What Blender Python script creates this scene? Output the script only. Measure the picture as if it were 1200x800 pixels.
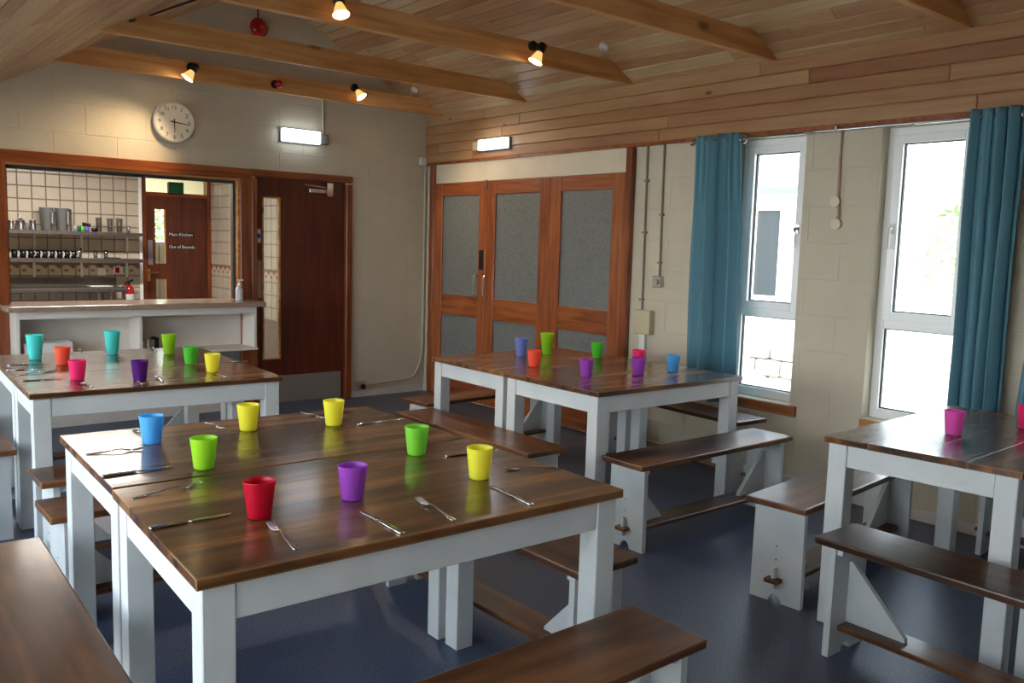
import bpy, bmesh, math, random
from mathutils import Vector, Matrix
random.seed(7)
for o in list(bpy.data.objects): bpy.data.objects.remove(o, do_unlink=True)
SC = bpy.context.scene
COL = SC.collection
PI = math.pi

# ---------------------------------------------------------------- camera
F, YAW, PITCH, ROLL = 1009.0, -0.69454, 0.112, 0.02887
CP = Vector((-4.90844, -7.2883, 1.50942))
_f = Vector((-math.sin(YAW)*math.cos(PITCH), math.cos(YAW)*math.cos(PITCH), -math.sin(PITCH)))
_r0 = Vector((math.cos(YAW), math.sin(YAW), 0)); _u0 = _r0.cross(_f)
RR = math.cos(ROLL)*_r0 + math.sin(ROLL)*_u0
UU = -math.sin(ROLL)*_r0 + math.cos(ROLL)*_u0
cam = bpy.data.objects.new('camera', bpy.data.cameras.new('camera')); COL.objects.link(cam)
m = Matrix((RR, UU, -_f)).transposed().to_4x4(); m.translation = CP
cam.matrix_world = m
cam.data.sensor_width = 36; cam.data.lens = F/1200*36; cam.data.clip_start = .05
SC.camera = cam

# ---------------------------------------------------------------- world, exposure
w = bpy.data.worlds.new('World'); SC.world = w; w.use_nodes = True
nt = w.node_tree; nt.nodes.clear()
wo = nt.nodes.new('ShaderNodeOutputWorld'); bg = nt.nodes.new('ShaderNodeBackground')
tc = nt.nodes.new('ShaderNodeTexCoord'); sx = nt.nodes.new('ShaderNodeSeparateXYZ'); rp = nt.nodes.new('ShaderNodeValToRGB')
nt.links.new(tc.outputs['Generated'], sx.inputs[0]); nt.links.new(sx.outputs['Z'], rp.inputs[0])
rp.color_ramp.elements[0].position = 0.0; rp.color_ramp.elements[0].color = (.90, .92, .95, 1)
rp.color_ramp.elements[1].position = .7; rp.color_ramp.elements[1].color = (.60, .76, 1, 1)
nt.links.new(rp.outputs[0], bg.inputs[0]); bg.inputs[1].default_value = 5.0
nt.links.new(bg.outputs[0], wo.inputs[0])
SC.view_settings.view_transform = 'Standard'; SC.view_settings.look = 'None'
SC.view_settings.gamma = 1; SC.view_settings.use_curve_mapping = False
SC.view_settings.exposure = 1.0

sun = bpy.data.objects.new('sun', bpy.data.lights.new('sun', 'SUN')); COL.objects.link(sun)
sun.data.energy = 9; sun.data.angle = .02; sun.data.color = (1, .96, .9)
sun.rotation_euler = Vector((.05, -.75, -1)).to_track_quat('-Z', 'Y').to_euler()

# ---------------------------------------------------------------- helpers
def at(px, py, axis, val):
    'point where the sight line of photo pixel px,py meets the plane axis=val'
    d = (px-600)/F*RR - (py-400)/F*UU + _f
    return CP + d*((val-CP[axis])/d[axis])
def s2l(c):
    return tuple((v/255/12.92 if v/255 <= .04045 else ((v/255+.055)/1.055)**2.4) for v in c)+(1,)
MATS = {}
def mat(name, rgb, rough=.5, metal=0, coat=0, spec=.5, emis=None, es=0, trans=0, alpha=1):
    m = bpy.data.materials.new(name); m.use_nodes = True
    b = m.node_tree.nodes['Principled BSDF']
    b.inputs['Base Color'].default_value = s2l(rgb); b.inputs['Roughness'].default_value = rough
    b.inputs['Metallic'].default_value = metal; b.inputs['Coat Weight'].default_value = coat
    b.inputs['Coat Roughness'].default_value = .16
    b.inputs['Specular IOR Level'].default_value = spec
    if emis: b.inputs['Emission Color'].default_value = s2l(emis); b.inputs['Emission Strength'].default_value = es
    b.inputs['Transmission Weight'].default_value = trans
    MATS[name] = m; return m
def N(m, t): return m.node_tree.nodes.new(t)
def LK(m, a, b): m.node_tree.links.new(a, b)
def noisy(m, rgb2, scale=8, amt=.5, bump=0, bscale=60, stretch=(1, 1, 1), detail=4, rrange=None):
    'mix a second colour in by noise, optional bump'
    b = m.node_tree.nodes['Principled BSDF']
    t = N(m, 'ShaderNodeTexCoord'); mp = N(m, 'ShaderNodeMapping'); mp.inputs['Scale'].default_value = stretch
    LK(m, t.outputs['Object'], mp.inputs[0])
    n = N(m, 'ShaderNodeTexNoise'); n.inputs['Scale'].default_value = scale; n.inputs['Detail'].default_value = detail
    LK(m, mp.outputs[0], n.inputs['Vector'])
    r = N(m, 'ShaderNodeValToRGB'); r.color_ramp.elements[0].position = .35; r.color_ramp.elements[1].position = .65
    c1 = b.inputs['Base Color'].default_value[:]; c2 = s2l(rgb2)
    r.color_ramp.elements[0].color = c1; r.color_ramp.elements[1].color = tuple(a*(1-amt)+c*amt for a, c in zip(c1, c2))
    LK(m, n.outputs[0], r.inputs[0]); LK(m, r.outputs[0], b.inputs['Base Color'])
    if rrange:
        mr = N(m, 'ShaderNodeMapRange'); mr.inputs[3].default_value, mr.inputs[4].default_value = rrange
        LK(m, n.outputs[0], mr.inputs[0]); LK(m, mr.outputs[0], b.inputs['Roughness'])
    if bump:
        n2 = N(m, 'ShaderNodeTexNoise'); n2.inputs['Scale'].default_value = bscale; n2.inputs['Detail'].default_value = 3
        LK(m, mp.outputs[0], n2.inputs['Vector'])
        bp = N(m, 'ShaderNodeBump'); bp.inputs['Strength'].default_value = bump; bp.inputs['Distance'].default_value = .01
        LK(m, n2.outputs[0], bp.inputs['Height']); LK(m, bp.outputs[0], b.inputs['Normal'])
    return m
def wood(name, cols, axis=0, rough=.4, coat=0, grain=26, knots=0, perobj=.5, worn=None, bump=.15, wscale=.012, distort=.5, spec=.5, lo=.3, hi=.72, blotch=.5, fine=1):
    'procedural timber; cols = dark, mid, light; grain runs along axis of the object'
    m = mat(name, cols[1], rough, coat=coat, spec=spec); b = m.node_tree.nodes['Principled BSDF']
    t = N(m, 'ShaderNodeTexCoord'); oi = N(m, 'ShaderNodeObjectInfo')
    add = N(m, 'ShaderNodeVectorMath'); add.operation = 'MULTIPLY_ADD'
    cb = N(m, 'ShaderNodeCombineXYZ')
    for i in range(3): LK(m, oi.outputs['Random'], cb.inputs[i])
    LK(m, cb.outputs[0], add.inputs[0]); add.inputs[1].default_value = (13, 17, 11); LK(m, t.outputs['Object'], add.inputs[2])
    mp = N(m, 'ShaderNodeMapping'); s = [1, 1, 1]; s[axis] = .07; mp.inputs['Scale'].default_value = s
    LK(m, add.outputs[0], mp.inputs[0])
    n = N(m, 'ShaderNodeTexNoise'); n.inputs['Scale'].default_value = grain; n.inputs['Detail'].default_value = 6
    n.inputs['Distortion'].default_value = distort; LK(m, mp.outputs[0], n.inputs['Vector'])
    nb = N(m, 'ShaderNodeTexNoise'); nb.inputs['Scale'].default_value = 5; nb.inputs['Detail'].default_value = 3
    mpb = N(m, 'ShaderNodeMapping'); s2 = [1, 1, 1]; s2[axis] = .35; mpb.inputs['Scale'].default_value = s2
    LK(m, add.outputs[0], mpb.inputs[0]); LK(m, mpb.outputs[0], nb.inputs['Vector'])
    sm = N(m, 'ShaderNodeMath'); sm.operation = 'MULTIPLY_ADD'; sm.inputs[1].default_value = blotch
    fm = N(m, 'ShaderNodeMath'); fm.operation = 'MULTIPLY_ADD'; fm.inputs[1].default_value = fine; fm.inputs[2].default_value = .5*(1-fine)+.5*(.5-blotch); LK(m, n.outputs[0], fm.inputs[0])
    LK(m, nb.outputs[0], sm.inputs[0]); LK(m, fm.outputs[0], sm.inputs[2])     # n + .5*nb
    so = N(m, 'ShaderNodeMath'); so.operation = 'MULTIPLY_ADD'; so.inputs[1].default_value = perobj*.5
    LK(m, oi.outputs['Random'], so.inputs[0]); LK(m, sm.outputs[0], so.inputs[2])
    sb = N(m, 'ShaderNodeMath'); sb.operation = 'SUBTRACT'; sb.inputs[1].default_value = .25+perobj*.25; LK(m, so.outputs[0], sb.inputs[0])
    r = N(m, 'ShaderNodeValToRGB'); e = r.color_ramp.elements
    e[0].position = lo; e[0].color = s2l(cols[0]); e[1].position = hi; e[1].color = s2l(cols[2])
    k = e.new(.5); k.color = s2l(cols[1]); LK(m, sb.outputs[0], r.inputs[0])
    out = r.outputs[0]
    if knots:
        v = N(m, 'ShaderNodeTexVoronoi'); v.inputs['Scale'].default_value = knots
        mk = N(m, 'ShaderNodeMapping'); s3 = [1, 1, 1]; s3[axis] = .45; mk.inputs['Scale'].default_value = s3
        LK(m, add.outputs[0], mk.inputs[0]); LK(m, mk.outputs[0], v.inputs['Vector'])
        rk = N(m, 'ShaderNodeValToRGB'); rk.color_ramp.elements[0].position = .03; rk.color_ramp.elements[1].position = .075
        rk.color_ramp.elements[0].color = (1, 1, 1, 1); rk.color_ramp.elements[1].color = (0, 0, 0, 1)
        LK(m, v.outputs['Distance'], rk.inputs[0])
        mx = N(m, 'ShaderNodeMix'); mx.data_type = 'RGBA'; LK(m, rk.outputs[0], mx.inputs[0])
        LK(m, out, mx.inputs[6]); mx.inputs[7].default_value = tuple(c*.45 for c in s2l(cols[0])[:3])+(1,); out = mx.outputs[2]
    if worn:
        bv = N(m, 'ShaderNodeBevel'); bv.samples = 4; bv.inputs['Radius'].default_value = wscale
        ge = N(m, 'ShaderNodeNewGeometry'); dt = N(m, 'ShaderNodeVectorMath'); dt.operation = 'DOT_PRODUCT'
        LK(m, bv.outputs[0], dt.inputs[0]); LK(m, ge.outputs['Normal'], dt.inputs[1])
        nw = N(m, 'ShaderNodeTexNoise'); nw.inputs['Scale'].default_value = 9; nw.inputs['Detail'].default_value = 5; LK(m, t.outputs['Object'], nw.inputs['Vector'])
        a1 = N(m, 'ShaderNodeMath'); a1.operation = 'SUBTRACT'; a1.inputs[0].default_value = 1; LK(m, dt.outputs['Value'], a1.inputs[1])
        a2 = N(m, 'ShaderNodeMath'); a2.operation = 'MULTIPLY'; LK(m, a1.outputs[0], a2.inputs[0]); LK(m, nw.outputs[0], a2.inputs[1])
        mr = N(m, 'ShaderNodeMapRange'); mr.inputs[1].default_value = .03; mr.inputs[2].default_value = .12; mr.inputs[4].default_value = .8
        LK(m, a2.outputs[0], mr.inputs[0])
        mx = N(m, 'ShaderNodeMix'); mx.data_type = 'RGBA'; LK(m, mr.outputs[0], mx.inputs[0])
        LK(m, out, mx.inputs[6]); mx.inputs[7].default_value = s2l(worn); out = mx.outputs[2]
    LK(m, out, b.inputs['Base Color'])
    if bump:
        bp = N(m, 'ShaderNodeBump'); bp.inputs['Strength'].default_value = bump; bp.inputs['Distance'].default_value = .004
        LK(m, n.outputs[0], bp.inputs['Height']); LK(m, bp.outputs[0], b.inputs['Normal'])
    return m

# meshes -----------------------------------------------------------
class MB:
    def __init__(s): s.bm = bmesh.new()
    def hexa(s, P):
        v = [s.bm.verts.new(p) for p in P]
        for f in ((0, 3, 2, 1), (4, 5, 6, 7), (0, 1, 5, 4), (1, 2, 6, 5), (2, 3, 7, 6), (3, 0, 4, 7)): s.bm.faces.new([v[i] for i in f])
        return s
    def box(s, x0, x1, y0, y1, z0, z1):
        x0, x1 = min(x0, x1), max(x0, x1); y0, y1 = min(y0, y1), max(y0, y1); z0, z1 = min(z0, z1), max(z0, z1)
        return s.hexa([(x0, y0, z0), (x1, y0, z0), (x1, y1, z0), (x0, y1, z0), (x0, y0, z1), (x1, y0, z1), (x1, y1, z1), (x0, y1, z1)])
    def prism(s, pts, ax, a, b):
        'polygon pts (2D in the two other axes) extruded along ax from a to b'
        def mk(p, h):
            q = list(p); q.insert(ax, h); return q
        A = [s.bm.verts.new(mk(p, a)) for p in pts]; B = [s.bm.verts.new(mk(p, b)) for p in pts]; n = len(pts)
        s.bm.faces.new(A[::-1]); s.bm.faces.new(B)
        for i in range(n): s.bm.faces.new([A[i], A[(i+1) % n], B[(i+1) % n], B[i]])
        return s
    def lathe(s, prof, seg=24, c=(0, 0, 0), axis=(0, 0, 1), closed=False):
        q = Vector((0, 0, 1)).rotation_difference(Vector(axis)); c = Vector(c); rings = []
        for r, h in prof:
            if r < 1e-6: rings.append([s.bm.verts.new(c+q@Vector((0, 0, h)))])
            else: rings.append([s.bm.verts.new(c+q@Vector((r*math.cos(2*PI*i/seg), r*math.sin(2*PI*i/seg), h))) for i in range(seg)])
        for A, B in zip(rings, rings[1:]):
            for i in range(seg):
                j = (i+1) % seg
                if len(A) == 1 and len(B) == 1: continue
                if len(A) == 1: s.bm.faces.new([A[0], B[j], B[i]])
                elif len(B) == 1: s.bm.faces.new([A[i], A[j], B[0]])
                else: s.bm.faces.new([A[i], A[j], B[j], B[i]])
        return s
    def cyl(s, a, b, r, seg=12):
        a, b = Vector(a), Vector(b); h = (b-a).length
        return s.lathe([(0, 0), (r, 0), (r, h), (0, h)], seg, a, (b-a)/h)
    def tube(s, pts, r, seg=8):
        pts = [Vector(p) for p in pts]; rings = []
        for i, p in enumerate(pts):
            t = (pts[min(i+1, len(pts)-1)]-pts[max(i-1, 0)]).normalized()
            q = Vector((0, 0, 1)).rotation_difference(t)
            rings.append([s.bm.verts.new(p+q@Vector((r*math.cos(2*PI*k/seg), r*math.sin(2*PI*k/seg), 0))) for k in range(seg)])
        for A, B in zip(rings, rings[1:]):
            # match twist
            off = min(range(seg), key=lambda o: sum((A[k].co-B[(k+o) % seg].co).length for k in range(0, seg, 2)))
            for k in range(seg): s.bm.faces.new([A[k], A[(k+1) % seg], B[(k+1+off) % seg], B[(k+off) % seg]])
        s.bm.faces.new(rings[0][::-1]); s.bm.faces.new(rings[-1]); return s
    def bevel(s, w, seg=1):
        bmesh.ops.bevel(s.bm, geom=[e for e in s.bm.edges], offset=w, segments=seg, profile=.6, affect='EDGES', clamp_overlap=True); return s
    def done(s, name, m, parent=None, smooth=False):
        me = bpy.data.meshes.new(name); bmesh.ops.recalc_face_normals(s.bm, faces=s.bm.faces)
        o = bpy.data.objects.new(name, me)
        if parent is not None:
            off = woff(parent)
            if off.length > 0: bmesh.ops.translate(s.bm, verts=s.bm.verts, vec=-off)
        s.bm.to_mesh(me); s.bm.free()
        if isinstance(m, str): m = MATS[m]
        me.materials.append(m); COL.objects.link(o)
        if parent is not None: o.parent = parent
        if smooth: me.shade_smooth()
        return o
def woff(o):
    v = Vector((0, 0, 0))
    while o is not None: v = v+o.location; o = o.parent
    return v
def tag(o, label=None, cat=None, group=None, kind=None):
    if label: o['label'] = label
    if cat: o['category'] = cat
    if group: o['group'] = group
    if kind: o['kind'] = kind
    return o
def thing(name, label, cat, loc=(0, 0, 0), group=None, kind=None):
    o = bpy.data.objects.new(name, None); COL.objects.link(o); o.location = loc; o.empty_display_size = .05
    return tag(o, label, cat, group, kind)
def struct(name, label, cat, mb=None, m=None, loc=None):
    if mb is None: return thing(name, label, cat, loc or (0, 0, 0), kind='structure')
    return tag(mb.done(name, m), label, cat, None, 'structure')
def copy_tree(o, parent=None):
    c = o.copy(); COL.objects.link(c)
    if parent is not None: c.parent = parent
    for ch in o.children: copy_tree(ch, c)
    return c
def one(name, label, cat, mb, m, group=None, smooth=False, loc=None):
    'single-mesh thing with its origin at loc'
    if loc is not None:
        bmesh.ops.translate(mb.bm, verts=mb.bm.verts, vec=-Vector(loc))
    o = mb.done(name, m, None, smooth)
    if loc is not None: o.location = loc
    return tag(o, label, cat, group)
def text(body, size, loc, rot, m, parent, name='lettering', depth=.001, align='LEFT'):
    cu = bpy.data.curves.new(name, 'FONT'); cu.body = body; cu.size = size; cu.extrude = depth; cu.align_x = align
    cu.resolution_u = 3
    t = bpy.data.objects.new(name, cu); COL.objects.link(t)
    dg = bpy.context.evaluated_depsgraph_get(); dg.update()
    me = bpy.data.meshes.new_from_object(t.evaluated_get(dg)); bpy.data.objects.remove(t)
    o = bpy.data.objects.new(name, me); COL.objects.link(o); me.materials.clear(); me.materials.append(MATS[m])
    mt = Matrix.Translation(Vector(loc)) @ rot.to_4x4(); me.transform(mt)
    off = woff(parent); me.transform(Matrix.Translation(-off)); o.parent = parent
    return o
ROT_BACK = Matrix(((1, 0, 0), (0, 0, -1), (0, 1, 0)))    # text facing -Y

# ---------------------------------------------------------------- materials
wood('dark_varnished_wood', [(44, 23, 11), (86, 51, 24), (138, 92, 48)], 0, .45, coat=.9, grain=16, knots=0, perobj=.2, bump=.08, spec=.12, blotch=1.1, fine=.7)
wood('dark_varnished_edge_wood', [(44, 23, 11), (86, 51, 24), (138, 92, 48)], 0, .45, coat=.9, grain=16, knots=0, perobj=.2, worn=(186, 140, 86), bump=.08, wscale=.010, spec=.12, blotch=1.1, fine=.7)
wood('bench_wood', [(46, 25, 14), (84, 50, 28), (124, 80, 46)], 0, .42, coat=.3, grain=16, perobj=.3, worn=(180, 126, 74), bump=.08, wscale=.012, spec=.25, blotch=.9, fine=.6)
wood('ceiling_pine', [(156, 104, 70), (190, 150, 108), (212, 192, 150)], 1, .4, grain=30, knots=4, perobj=.9, bump=.04, distort=.05, lo=.12, hi=.9, blotch=.3, fine=.45)
wood('cladding_pine', [(136, 82, 54), (170, 124, 84), (192, 162, 118)], 1, .4, grain=30, knots=4, perobj=.9, bump=.04, distort=.05, lo=.12, hi=.9, blotch=.3, fine=.5)
wood('beam_pine', [(186, 128, 72), (208, 150, 90), (222, 170, 110)], 0, .5, grain=22, knots=2.2, perobj=.2, bump=.1)
wood('frame_wood', [(104, 48, 20), (134, 66, 28), (158, 86, 42)], 2, .35, coat=.2, grain=30, perobj=.2)
wood('frame_wood_across', [(104, 48, 20), (134, 66, 28), (158, 86, 42)], 0, .35, coat=.2, grain=30, perobj=.2)
wood('leaf_wood', [(118, 58, 26), (150, 80, 38), (170, 98, 52)], 2, .35, coat=.2, grain=30, perobj=.2)
wood('leaf_wood_across', [(118, 58, 26), (150, 80, 38), (170, 98, 52)], 1, .35, coat=.2, grain=30, perobj=.2)
wood('door_veneer', [(70, 26, 14), (92, 38, 20), (108, 48, 27)], 2, .3, coat=.3, grain=22, perobj=.1)
wood('pine_lining', [(176, 118, 66), (204, 148, 92), (222, 172, 120)], 0, .5, grain=22, knots=1.5)
wood('sill_wood', [(140, 80, 38), (172, 106, 54), (196, 130, 74)], 1, .35, coat=.2, grain=22)
noisy(mat('white_paint', (206, 208, 206), .38), (194, 197, 196), 6, .8, .05, 40)
noisy(mat('wall_paint', (208, 197, 174), .6), (200, 189, 167), 3, .8, .25, 90)
noisy(mat('panel_white', (224, 212, 188), .5), (216, 204, 182), 5, .8)
noisy(mat('cabinet_white', (232, 224, 214), .4), (224, 216, 206), 5, .8)
mat('joinery_grey', (150, 150, 150), .6)
noisy(mat('baseboard_paint', (216, 208, 200), .45), (204, 196, 188), 9, .8)
noisy(mat('counter_top', (166, 140, 122), .22, coat=.3), (150, 126, 110), 40, .8)
mat('upvc', (252, 252, 250), .25); mat('gasket', (20, 22, 24), .6)
mat('steel', (205, 205, 208), .22, 1); mat('chrome', (225, 225, 228), .1, 1)
noisy(mat('brushed_steel', (150, 146, 142), .4, 1), (120, 118, 114), 12, .8, stretch=(8, 1, 1))
mat('brass', (200, 160, 90), .3, 1)
mat('black_plastic', (22, 22, 24), .4); mat('dark_grey', (60, 62, 62), .5); mat('grey_plastic', (130, 130, 130), .5)
mat('white_plastic', (228, 226, 220), .35); mat('cream_plastic', (196, 184, 150), .5); mat('red_gloss', (176, 18, 22), .15, coat=.5)
mat('conduit_paint', (206, 196, 176), .45); mat('conduit_grey', (128, 118, 100), .5)
mat('ink', (20, 18, 18), .6); mat('clock_face', (238, 230, 214), .5); mat('clock_case', (206, 204, 200), .3)
mat('green_sign', (10, 84, 44), .5); mat('sign_white', (230, 232, 230), .5); mat('sign_blue', (30, 90, 150), .4)
mat('paper', (225, 225, 225), .7); mat('pale_steel_plate', (168, 148, 140), .38, .3)
mat('clear_label', (210, 214, 225), .3)
mat('slate', (120, 124, 130), .6); mat('render_white', (238, 234, 224), .8)
noisy(mat('stone', (222, 214, 200), .9), (190, 184, 172), 5, .9, .5, 20)
noisy(mat('paving', (176, 172, 164), .9), (150, 146, 138), 4, .9)
noisy(mat('leaf_green', (150, 184, 110), .7), (110, 150, 80), 6, .9)
mat('bark', (90, 70, 50), .9)
mat('mug_black', (16, 18, 20), .2); mat('lilac', (120, 90, 200), .4); mat('bright_green', (90, 200, 60), .4)
mat('mug_white', (220, 225, 225), .3)
mat('rail_blue', (130, 150, 180), .5)
m = mat('lamp_glow', (255, 250, 240), .5, emis=(255, 222, 170), es=14)
m = mat('led_glow', (240, 250, 255), .5, emis=(226, 240, 255), es=3.2)
m = mat('reflector_glass', (190, 150, 110), .15, emis=(255, 190, 110), es=.6)
noisy(mat('shelf_steel', (112, 106, 102), .42, .7), (92, 88, 84), 12, .8, stretch=(6, 1, 1))
mat('kick_steel', (168, 162, 156), .45, .6)
mat('pier_conduit', (176, 146, 122), .5); mat('pier_box', (222, 208, 182), .4)
mat('joint_shade_brown', (58, 40, 28), .8)  # backing painted dark as the shadow in the ceiling board joints
# tiles
noisy(mat('tile', (204, 192, 174), .25), (196, 183, 165), 7, .8)
mat('grout', (140, 124, 110), .8)
m = mat('border_tile', (206, 190, 168), .25); b = m.node_tree.nodes['Principled BSDF']
t = N(m, 'ShaderNodeTexCoord'); mp = N(m, 'ShaderNodeMapping'); mp.inputs['Scale'].default_value = (1, 1, 1); LK(m, t.outputs['Object'], mp.inputs[0])
sp = N(m, 'ShaderNodeSeparateXYZ'); LK(m, mp.outputs[0], sp.inputs[0])
def mth(op, a, b_=None):
    q = N(m, 'ShaderNodeMath'); q.operation = op
    for i, v_ in enumerate((a, b_)):
        if v_ is None: continue
        if isinstance(v_, (int, float)): q.inputs[i].default_value = v_
        else: LK(m, v_, q.inputs[i])
    return q.outputs[0]
h_ = mth('ADD', sp.outputs['X'], sp.outputs['Y'])
sn_ = mth('ABSOLUTE', mth('SINE', mth('MULTIPLY', h_, PI/.1345)))
zr = mth('SUBTRACT', sp.outputs['Z'], 1.17-.1345)
top = mth('GREATER_THAN', zr, mth('ADD', mth('MULTIPLY', sn_, .045), .072))
c3 = N(m, 'ShaderNodeMath'); c3.operation = 'COMPARE'; LK(m, zr, c3.inputs[0]); c3.inputs[1].default_value = .058; c3.inputs[2].default_value = .012
dm = mth('MULTIPLY', mth('GREATER_THAN', sn_, .9), c3.outputs[0])
mk_ = mth('MAXIMUM', top, dm)
mx = N(m, 'ShaderNodeMix'); mx.data_type = 'RGBA'; LK(m, mk_, mx.inputs[0]); mx.inputs[6].default_value = s2l((204, 190, 170)); mx.inputs[7].default_value = s2l((150, 108, 76)); LK(m, mx.outputs[2], b.inputs['Base Color'])
# floor: speckled safety vinyl
m = mat('floor_vinyl', (74, 76, 88), .3); b = m.node_tree.nodes['Principled BSDF']
t = N(m, 'ShaderNodeTexCoord'); n = N(m, 'ShaderNodeTexNoise'); n.inputs['Scale'].default_value = 170; n.inputs['Detail'].default_value = 2; LK(m, t.outputs['Object'], n.inputs['Vector'])
r = N(m, 'ShaderNodeValToRGB'); e = r.color_ramp.elements; e[0].position = .35; e[0].color = s2l((58, 70, 98)); e[1].position = .72; e[1].color = s2l((140, 144, 154)); k = e.new(.55); k.color = s2l((80, 93, 122))
n2 = N(m, 'ShaderNodeTexNoise'); n2.inputs['Scale'].default_value = 1.6; n2.inputs['Detail'].default_value = 5; LK(m, t.outputs['Object'], n2.inputs['Vector'])
mx = N(m, 'ShaderNodeMix'); mx.data_type = 'RGBA'; mx.blend_type = 'MULTIPLY'; LK(m, n.outputs[0], r.inputs[0]); LK(m, r.outputs[0], mx.inputs[6]); mx.inputs[0].default_value = .5; LK(m, n2.outputs[0], mx.inputs[7])
LK(m, mx.outputs[2], b.inputs['Base Color'])
mr = N(m, 'ShaderNodeMapRange'); mr.inputs[3].default_value = .34; mr.inputs[4].default_value = .5; LK(m, n2.outputs[0], mr.inputs[0]); LK(m, mr.outputs[0], b.inputs['Roughness'])
bp = N(m, 'ShaderNodeBump'); bp.inputs['Strength'].default_value = .08; bp.inputs['Distance'].default_value = .003; LK(m, n.outputs[0], bp.inputs['Height']); LK(m, bp.outputs[0], b.inputs['Normal'])
# clear glazing
def glazing(name, tint, refl=.06, rough=0):
    m = bpy.data.materials.new(name); m.use_nodes = True; m.node_tree.nodes.clear()
    o = N(m, 'ShaderNodeOutputMaterial'); mx = N(m, 'ShaderNodeMixShader'); a = N(m, 'ShaderNodeBsdfTransparent'); g = N(m, 'ShaderNodeBsdfGlossy')
    a.inputs[0].default_value = tint; g.inputs['Roughness'].default_value = rough
    lw = N(m, 'ShaderNodeLayerWeight'); lw.inputs[0].default_value = .35
    mu = N(m, 'ShaderNodeMath'); mu.operation = 'MULTIPLY_ADD'; mu.inputs[1].default_value = .5; mu.inputs[2].default_value = refl
    LK(m, lw.outputs['Fresnel'], mu.inputs[0])
    LK(m, mu.outputs[0], mx.inputs[0]); LK(m, a.outputs[0], mx.inputs[1]); LK(m, g.outputs[0], mx.inputs[2]); LK(m, mx.outputs[0], o.inputs[0])
    MATS[name] = m
glazing('glass', (.96, .98, .97, 1), .02); glazing('drinking_glass', (.95, .96, .96, 1), .16, .05)
# patterned obscure glass
m = mat('obscure_glass', (92, 92, 90), .38, spec=.5); b = m.node_tree.nodes['Principled BSDF']
t = N(m, 'ShaderNodeTexCoord'); v = N(m, 'ShaderNodeTexVoronoi'); v.inputs['Scale'].default_value = 42; v.inputs['Randomness'].default_value = .8; LK(m, t.outputs['Object'], v.inputs['Vector'])
bp = N(m, 'ShaderNodeBump'); bp.inputs['Strength'].default_value = .25; bp.inputs['Distance'].default_value = .01; LK(m, v.outputs['Distance'], bp.inputs['Height']); LK(m, bp.outputs[0], b.inputs['Normal'])
r = N(m, 'ShaderNodeValToRGB'); r.color_ramp.elements[0].color = s2l((128, 130, 128)); r.color_ramp.elements[1].color = s2l((112, 114, 112)); r.color_ramp.elements[1].position = .8
LK(m, v.outputs['Distance'], r.inputs[0]); LK(m, r.outputs[0], b.inputs['Base Color'])
# translucent plastics / cloth
def translucent(name, rgb, rough=.3, mixf=.5, weave=0):
    m = mat(name, rgb, rough); nt = m.node_tree; b = nt.nodes['Principled BSDF']; o = nt.nodes['Material Output']
    tr = N(m, 'ShaderNodeBsdfTranslucent'); tr.inputs[0].default_value = s2l(rgb); mx = N(m, 'ShaderNodeMixShader'); mx.inputs[0].default_value = mixf
    LK(m, b.outputs[0], mx.inputs[1]); LK(m, tr.outputs[0], mx.inputs[2]); LK(m, mx.outputs[0], o.inputs[0])
    if weave:
        t = N(m, 'ShaderNodeTexCoord'); n = N(m, 'ShaderNodeTexNoise'); n.inputs['Scale'].default_value = 140
        LK(m, t.outputs['Object'], n.inputs['Vector']); bp = N(m, 'ShaderNodeBump'); bp.inputs['Strength'].default_value = .15; bp.inputs['Distance'].default_value = .003
        LK(m, n.outputs[0], bp.inputs['Height']); LK(m, bp.outputs[0], b.inputs['Normal'])
CUPC = dict(blue=(112, 204, 250), lime=(186, 234, 56), yellow=(254, 248, 84), red=(214, 22, 54), purple=(190, 92, 212), light_green=(164, 236, 84),
            turquoise=(104, 234, 230), orange=(255, 122, 92), pink=(255, 66, 146), violet=(112, 38, 150), green=(110, 222, 74), lavender=(146, 164, 228), magenta=(250, 118, 214), hot_pink=(255, 76, 144))
for k_, c_ in CUPC.items(): translucent('cup_'+k_, c_)
translucent('curtain_cloth', (108, 158, 174), .85, .25, 1)
translucent('cloudy_plastic', (205, 208, 210), .3, .5)

# ---------------------------------------------------------------- room shell
FAR, LEFT, NEAR = 0.0, -5.45, -9.6
EAVE, APX, APZ, SL = 2.723, -1.72, 3.652, .54
LX, LZ = -4.6, APZ-SL*(APX+4.6)*1.0 if False else 3.652-.54*2.88
struct('floor', 'dark blue-grey speckled vinyl floor', 'floor', MB().box(LEFT-.3, .3, NEAR-.3, 3.3, -.1, 0), 'floor_vinyl')

def blocks(parent, plane, rects, z_lim=None, proud=.0022, bw=.45, bh=.225, m='wall_paint', skip=None):
    'painted concrete blocks laid in courses inside the rects, each a piece of its own'
    for (a0, a1, z0, z1) in rects:
        k0 = int(math.floor(z0/bh))
        for k in range(k0, int(math.ceil(z1/bh))):
            zz0, zz1 = max(z0, k*bh), min(z1, (k+1)*bh)
            if zz1-zz0 < .02: continue
            sh = (k % 2)*bw/2; i0 = int(math.floor((a0-sh)/bw))
            for i in range(i0, int(math.ceil((a1-sh)/bw))+1):
                b0, b1 = max(a0, i*bw+sh), min(a1, (i+1)*bw+sh)
                if b1-b0 < .02: continue
                if skip and skip(b0, b1, zz0, zz1): continue
                p = proud+random.uniform(-.0008, .0012); g = .0022
                bb = MB()
                if plane == 'Y': bb.box(b0+g, b1-g, -p, .004, zz0+g, zz1-g)
                else: bb.box(-p, .004, b0+g, b1-g, zz0+g, zz1-g)
                bb.bevel(.0016)
                bb.done('block', m, parent)
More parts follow.
